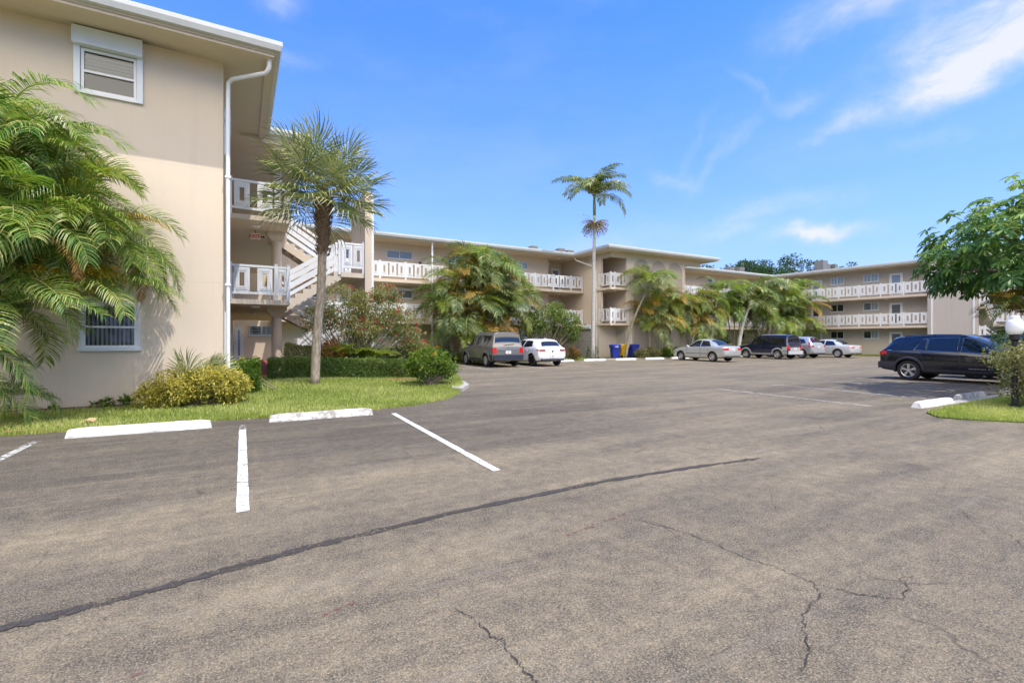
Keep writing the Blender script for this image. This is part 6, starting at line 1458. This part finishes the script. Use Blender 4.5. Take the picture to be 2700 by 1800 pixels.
def sedan(label, x, y, paint, L=1.0, H=1.0, rim='alloy', spokes=7, low=False, lights='tail_red', dz=0.0):
    a = L
    st = [(-2.27*a, .42, .60, .60, .72, .90, .68, .93, .60), (-2.22*a, .34, .70, .58, .81, .94, .76, .985, .66), (-2.05*a, .28, .74, .58, .84, .96, .80, 1.02, .66), (-1.72*a, .22, .75, .58, .85, .96, .82, 1.05, .62), (-1.25*a, .2, .76, .58, .855, .955, .835, 1.31, .55), (-.95*a, .19, .76, .58, .855, .95, .835, 1.41, .55), (-.35*a, .19, .76, .58, .855, .94, .835, 1.475, .55), (.15*a, .19, .76, .58, .855, .93, .83, 1.42, .54), (.55*a, .19, .76, .58, .855, .92, .825, 1.20, .57), (.95*a, .19, .76, .58, .855, .91, .82, .965, .68), (1.5*a, .2, .74, .56, .84, .84, .78, .90, .66), (1.95*a, .22, .68, .5, .76, .72, .70, .77, .58), (2.14*a, .28, .56, .48, .62, .60, .58, .65, .48), (2.2*a, .34, .46, .46, .52, .52, .48, .55, .40)]
    st = [(q[0],)+tuple(v*H if i in (0, 2, 4, 6) else v for i, v in enumerate(q[1:])) for q in st]
    c = Car('parked_car', label, (x, y, gz(x, y)), NOSE_IN, st, paint, .315 if L <= 1.02 else .335, 1.28*a, -1.32*a, 'silver sedans')
    c.body(); h = H
    for q, ar in (([(-1.20*a, 1.0*h), (-.40*a, .98*h), (-.42*a, 1.36*h), (-.92*a, 1.32*h)], .01), ([(-.34*a, .98*h), (.62*a, .96*h), (.12*a, 1.34*h), (-.34*a, 1.37*h)], .02)): c.window(q, arch=ar)
    c.put('rear_window', c.top(-1.66*a, -1.02*a, .60, .52, .008), 'carglass', None, True); c.put('windshield', c.top(.90*a, .24*a, .64, .52, .008), 'carglass', None, True)
    c.doorp([(-.92*a, .34), (-.40*a, .27), (-.40*a, .92*h), (-1.02*a, .93*h)], None, -.80*a, .82*h); c.doorp([(-.36*a, .27), (.78*a, .27), (.70*a, .90*h), (-.36*a, .92*h)], None, -.20*a, .82*h)
    if not low:
        for m in c.patch([(-.95*a, .49), (.80*a, .49), (.80*a, .525), (-.95*a, .525)], .022): c.put('side_moulding', m, 'cladding_blue', None, True)
        c.tail(.46, .74, .74, .88, lights, .18); c.plate(.70)
    else:
        c.tail(.40, .78, .78, .86, lights, .30); c.plate(.72); c.put('trunk_strip', c.rear(-.40, .40, .885, .905, .014), 'chrome')
        for m in c.patch([(-1.0*a, .22), (.85*a, .22), (.85*a, .26), (-1.0*a, .26)], .022): c.put('side_moulding', m, 'chrome', None, True)
    c.put('bumper_lip', c.rear(-.66, .66, .28, .34, .03, .06), 'cladding'); c.mirror(.66*a, .98*h, paint); c.wheels(rim, spokes)
    for sg in (-1, 1): k = MB(); k.box(1.98*a, 2.05*a, sg*.55-.12, sg*.55+.12, .58*h, .68*h); c.put('headlight', k, 'lamp_clear')
    return c
sedan('silver sedan with dark side moulding parked left of the navy boxy car', 27.66, 22.4, 'paint_silver')
sedan('pale silver sedan with slim red tail lights, last of the row before the shaded wing', 42.35, 22.3, 'paint_pale', 1.07, .985, 'alloy', 14, True)

def crossover():
    c = Car('parked_car', 'silver crossover with tall red tail lights behind the navy boxy car', (38.85, 23.0, gz(38, 23)), NOSE_IN, [
        (-2.12, .46, .62, .66, .78, .96, .76, 1.0, .66), (-2.07, .38, .74, .64, .87, 1.02, .85, 1.08, .74), (-1.98, .34, .78, .64, .905, 1.05, .88, 1.20, .70), (-1.82, .30, .80, .64, .91, 1.06, .89, 1.46, .62), (-1.66, .28, .80, .64, .91, 1.06, .89, 1.60, .58), (-1.3, .26, .8, .64, .91, 1.05, .89, 1.665, .57), (-.4, .25, .8, .64, .91, 1.03, .89, 1.685, .58), (.15, .25, .8, .64, .91, 1.02, .885, 1.65, .58), (.5, .25, .8, .64, .91, 1.02, .88, 1.50, .58), (.95, .25, .8, .64, .905, 1.0, .87, 1.12, .68), (1.2, .25, .8, .64, .90, .99, .85, 1.04, .70), (1.85, .28, .74, .6, .85, .88, .80, .93, .66), (2.2, .34, .6, .55, .66, .70, .62, .74, .52)], 'paint_silver_blue', .345, 1.32, -1.30)
    c.body()
    for q, a in (([(-1.62, 1.18), (-.98, 1.08), (-1.0, 1.50), (-1.40, 1.46)], .01), ([(-.92, 1.08), (-.28, 1.06), (-.30, 1.54), (-.94, 1.51)], 0), ([(-.22, 1.06), (.78, 1.06), (.30, 1.52), (-.22, 1.55)], .02)): c.window(q, arch=a)
    c.put('rear_window', c.top(-1.97, -1.72, .66, .56, .010), 'carglass', None, True); c.put('windshield', c.top(.92, .45, .66, .56, .010), 'carglass', None, True)
    c.doorp([(-.95, .42), (-.28, .34), (-.28, 1.0), (-1.0, 1.02)], None, -.85, .92); c.doorp([(-.24, .34), (.84, .34), (.80, .98), (-.24, 1.0)], None, -.08, .92)
    for m, n_ in zip(c.patch([(-2.02, .86), (-1.88, .86), (-1.74, 1.52), (-1.84, 1.52)], .012), 'ab'): c.put('tail_light', m, 'tail_red', None, True)
    c.tail(.70, .86, .86, 1.02, 'tail_red', 0); c.plate(.80); c.badge(1.02, .035)
    c.put('bumper', c.rear(-.80, .80, .40, .60, .05, .08), 'paint_silver_blue'); c.put('bumper_lip', c.rear(-.74, .74, .34, .42, .06, .08), 'cladding'); c.mirror(.74, 1.08, 'paint_silver_blue'); c.wheels('alloy', 6)
    for sg in (-1, 1): h = MB(); h.box(2.08, 2.14, sg*.55-.12, sg*.55+.12, .70, .80); c.put('headlight', h, 'lamp_clear')
crossover()

def suv(label, x, y, rz, paint):
    c = Car('parked_car', label, (x, y, gz(x, y)), rz, [
        (-2.30, .50, .66, .66, .80, .98, .74, 1.02, .64), (-2.26, .38, .76, .64, .88, 1.05, .82, 1.10, .70), (-2.18, .34, .80, .64, .90, 1.10, .86, 1.17, .70), (-2.02, .32, .82, .64, .915, 1.12, .88, 1.40, .64), (-1.86, .30, .82, .64, .92, 1.11, .885, 1.55, .60), (-1.5, .28, .82, .64, .92, 1.09, .89, 1.625, .585), (-.6, .26, .82, .64, .92, 1.05, .89, 1.665, .59), (.05, .26, .82, .64, .92, 1.02, .89, 1.65, .59), (.5, .26, .82, .64, .92, 1.01, .885, 1.50, .585), (.9, .26, .82, .64, .92, 1.0, .88, 1.26, .62), (1.25, .26, .82, .64, .915, .99, .865, 1.05, .70), (1.45, .27, .82, .64, .91, .98, .85, 1.03, .72), (2.0, .30, .76, .60, .86, .90, .80, .95, .66), (2.26, .34, .64, .55, .72, .74, .66, .79, .54), (2.33, .42, .5, .55, .58, .64, .52, .68, .42)], paint, .365, 1.365, -1.36)
    c.body(110)
    tr = ('chrome', .007)
    c.window([(-1.74, 1.14), (-1.26, 1.10), (-1.08, 1.45), (-1.86, 1.40)], .006, 0, 'carglass', 'quarter_glass')
    c.window([(-1.20, 1.11), (-.86, 1.08), (-.86, 1.53), (-.98, 1.50)], .007, 0, 'carglass', 'window', tr)
    c.window([(-.82, 1.08), (.03, 1.05), (.03, 1.555), (-.82, 1.53)], .007, .008, 'carglass', 'window', tr)
    c.window([(.13, 1.05), (1.06, 1.03), (.56, 1.40), (.13, 1.55)], .007, .03, 'carglass', 'window', tr)
    c.put('rear_window', c.top(-2.12, -1.88, .64, .56, .010), 'carglass', None, True); c.put('windshield', c.top(1.18, .40, .68, .565, .010), 'glass', None, True)
    c.doorp([(-.80, .44), (.06, .42), (.06, 1.02), (-1.02, 1.05)], None, -.78, .95); c.doorp([(.10, .42), (.98, .44), (1.0, .99), (.10, 1.02)], None, .22, .93)
    c.arch_trim('cladding', .085, .014)
    for m in c.patch([(-.95, .29), (.95, .29), (.95, .43), (-.95, .43)], .020): c.put('sill_cladding', m, 'cladding', None, True)
    for m in c.patch([(-2.24, .42), (-1.74, .36), (-1.76, .66), (-2.24, .68)], .014): c.put('bumper_side', m, 'cladding', None, True)
    c.put('bumper', c.rear(-.84, .84, .42, .66, .05, .08), 'cladding')
    for m in c.patch([(.34, .475), (.80, .475), (.80, .50), (.34, .50)], .016): c.put('name_strip', m, 'chrome', None, True)
    for m in c.patch([(-2.02, 1.085), (-1.88, 1.08), (-1.88, 1.10), (-2.02, 1.105)], .012): c.put('badge', m, 'chrome', None, True)
    for m in c.patch([(-2.22, .90), (-2.02, .96), (-2.04, 1.06), (-2.20, 1.08)], .014): c.put('tail_light', m, 'tail_red', None, True)
    c.tail(.60, .80, .92, 1.04, 'tail_red', 0); c.put('spoiler', c.top(-1.98, -1.72, .60, .60, .03), paint, None, True)
    for sg in (-1, 1):
        m = MB(); pts = [(x_, sg*(.57-.02*abs(x_+.7)), c.ztop(x_, .55)+.04) for x_ in (-1.6, -1.2, -.6, 0, .2)]; m.tube(pts, .018, 6); [m.tube([(x_, sg*.56, c.ztop(x_, .55)-.01), (x_, sg*.56, c.ztop(x_, .55)+.04)], .02, 6) for x_ in (-1.55, -.7, .15)]; c.put('roof_rail', m, 'cladding', None, True)
    c.mirror(.92, 1.06, paint, .24); c.antenna(-1.5, paint); c.wheels('alloy', 5, split=True, w=.225)
    for sg in (-1, 1): h = MB(); h.box(2.10, 2.18, sg*.58-.14, sg*.58+.14, .72, .84); c.put('headlight', h, 'lamp_clear')
    return c
suv('black sport utility car parked nose out beside the shrub on the right', 22.36, 7.02, -NOSE_IN, 'paint_black')
suv('second black car parked beyond the near black one, only its windshield and bonnet showing', 25.25, 6.1, -NOSE_IN, 'paint_black')

# ------------------------------------------------------------ bins
def bin_(x, y, rz, mat, label, number=None):
    t_ = thing('wheelie_bin', (x, y, gz(x, y)+.02), label, 'bin', 'wheeled bins by the corner block', rz)
    mb = MB(); prof = [(.23, .27, .10), (.30, .36, .92)]; n = 4
    def ring(hx, hy, z, r=.05): return [(hx-r, -hy, z), (hx, -hy+r, z), (hx, hy-r, z), (hx-r, hy, z), (-hx+r, hy, z), (-hx, hy-r, z), (-hx, -hy+r, z), (-hx+r, -hy, z)]
    R_ = [ring(.24, .28, .06), ring(.27, .32, .50), ring(.29, .345, .80), ring(.33, .385, .82), ring(.33, .385, .97)]
    vs = [p for r in R_ for p in r]; mb.add(vs, [(i*8+k, i*8+(k+1) % 8, (i+1)*8+(k+1) % 8, (i+1)*8+k) for i in range(4) for k in range(8)]+[tuple(range(7, -1, -1)), tuple(32+k for k in range(8))])
    link('tub', mb.mesh('tub', mat), t_)
    mb = MB(); L_ = [ring(.345, .40, .975), ring(.35, .41, 1.005), ring(.30, .35, 1.05), ring(.12, .15, 1.07)]; mb.add([p for r in L_ for p in r], [(i*8+k, i*8+(k+1) % 8, (i+1)*8+(k+1) % 8, (i+1)*8+k) for i in range(3) for k in range(8)]+[tuple(range(7, -1, -1)), tuple(24+k for k in range(8))])
    lid = link('lid', mb.mesh('lid', mat), t_); mb = MB(); mb.tube([(-.28, -.44, .98), (.28, -.44, .98)], .02, 6); mb.tube([(-.25, -.38, .95), (-.25, -.45, .98)], .018, 5); mb.tube([(.25, -.38, .95), (.25, -.45, .98)], .018, 5); link('handle_bar', mb.mesh('handle_bar', mat), t_)
    for sg in (-1, 1):
        mb = MB(); mb.lathe([(0, -.03), (.12, -.03), (.13, 0), (.12, .03), (0, .03)], 18, (0, 0, 0), 'Y'); w = link('wheel', mb.mesh('wheel', 'tyre', True, (0, 0, 0), 40), t_, (sg*.24, -.32, .13)); w.rotation_euler.z = R(90)
    if number:
        me = text_mesh(number, .19, 'signwhite', 'number'); o = link('number', me, t_, (0, -.392, .89)); o.rotation_euler = (R(90), 0, 0)
bin_(23.55, 26.75, -.42, 'bin_blue', 'blue wheeled bin with a white painted number, left of the three bins', '188')
bin_(24.55, 27.0, -.3, 'bin_yellow', 'yellow wheeled bin between two blue ones'); bin_(25.35, 26.85, .1, 'bin_blue', 'blue wheeled bin without a number, right of the yellow bin')

# ------------------------------------------------------------ globe lamp, dead leaf, timber
lp = (14.35, 3.72, .02); G = thing('lamp_post', lp, 'black post lamp with a white onion shaped globe beside the shrub', 'lamp post')
mb = MB(); mb.tube([lp, (lp[0], lp[1], .5), (lp[0], lp[1], 1.5)], [.06, .055, .05], 12); mb.lathe([(.09, 0), (.09, .08), (.06, .1)], 14, lp); mb.lathe([(.05, 1.42), (.085, 1.46), (.085, 1.54), (.05, 1.57)], 14, lp); part('post', mb, 'black_metal', G, True, 40)
mb = MB(); mb.lathe([(.08, 1.56), (.115, 1.58), (.142, 1.65), (.15, 1.73), (.142, 1.81), (.11, 1.87), (.075, 1.89), (.08, 1.905), (.08, 1.94), (.07, 1.955), (.04, 1.965), (0, 1.97)], 28, lp); part('globe', mb, 'globe', G, True, 50)
mb = MB(); rng = random.Random(1)
c0 = Vector((-2.25, 10.75, .10))
mb.add([c0+Vector((-.09, 0, -.03)), c0+Vector((-.02, -.06, .0)), c0+Vector((.08, -.04, -.03)), c0+Vector((.10, .02, .02)), c0+Vector((.0, .05, .03)), c0+Vector((-.07, .05, .0)), c0+Vector((0, 0, .035))], [(0, 1, 6), (1, 2, 6), (2, 3, 6), (3, 4, 6), (4, 5, 6), (5, 0, 6)])
o = solo('dry_leaf', mb, 'deadleaf', 'curled dry tan leaf lying on the near lawn behind the white wheel stop', 'leaf', None, tuple(c0))
mb = MB(); mb.tube([(-4.6, 10.33, .05), (-3.6, 10.36, .045), (-2.75, 10.40, .04)], [.03, .025, .012], 6); solo('branch', mb, 'timber', 'fallen reddish palm stalk along the lawn edge at the far left', 'branch', None, (-3.6, 10.36, .045))
for o in bpy.data.objects:
    if o.type == 'MESH' and not o.data.materials: o.data.materials.append(MATS['white'])
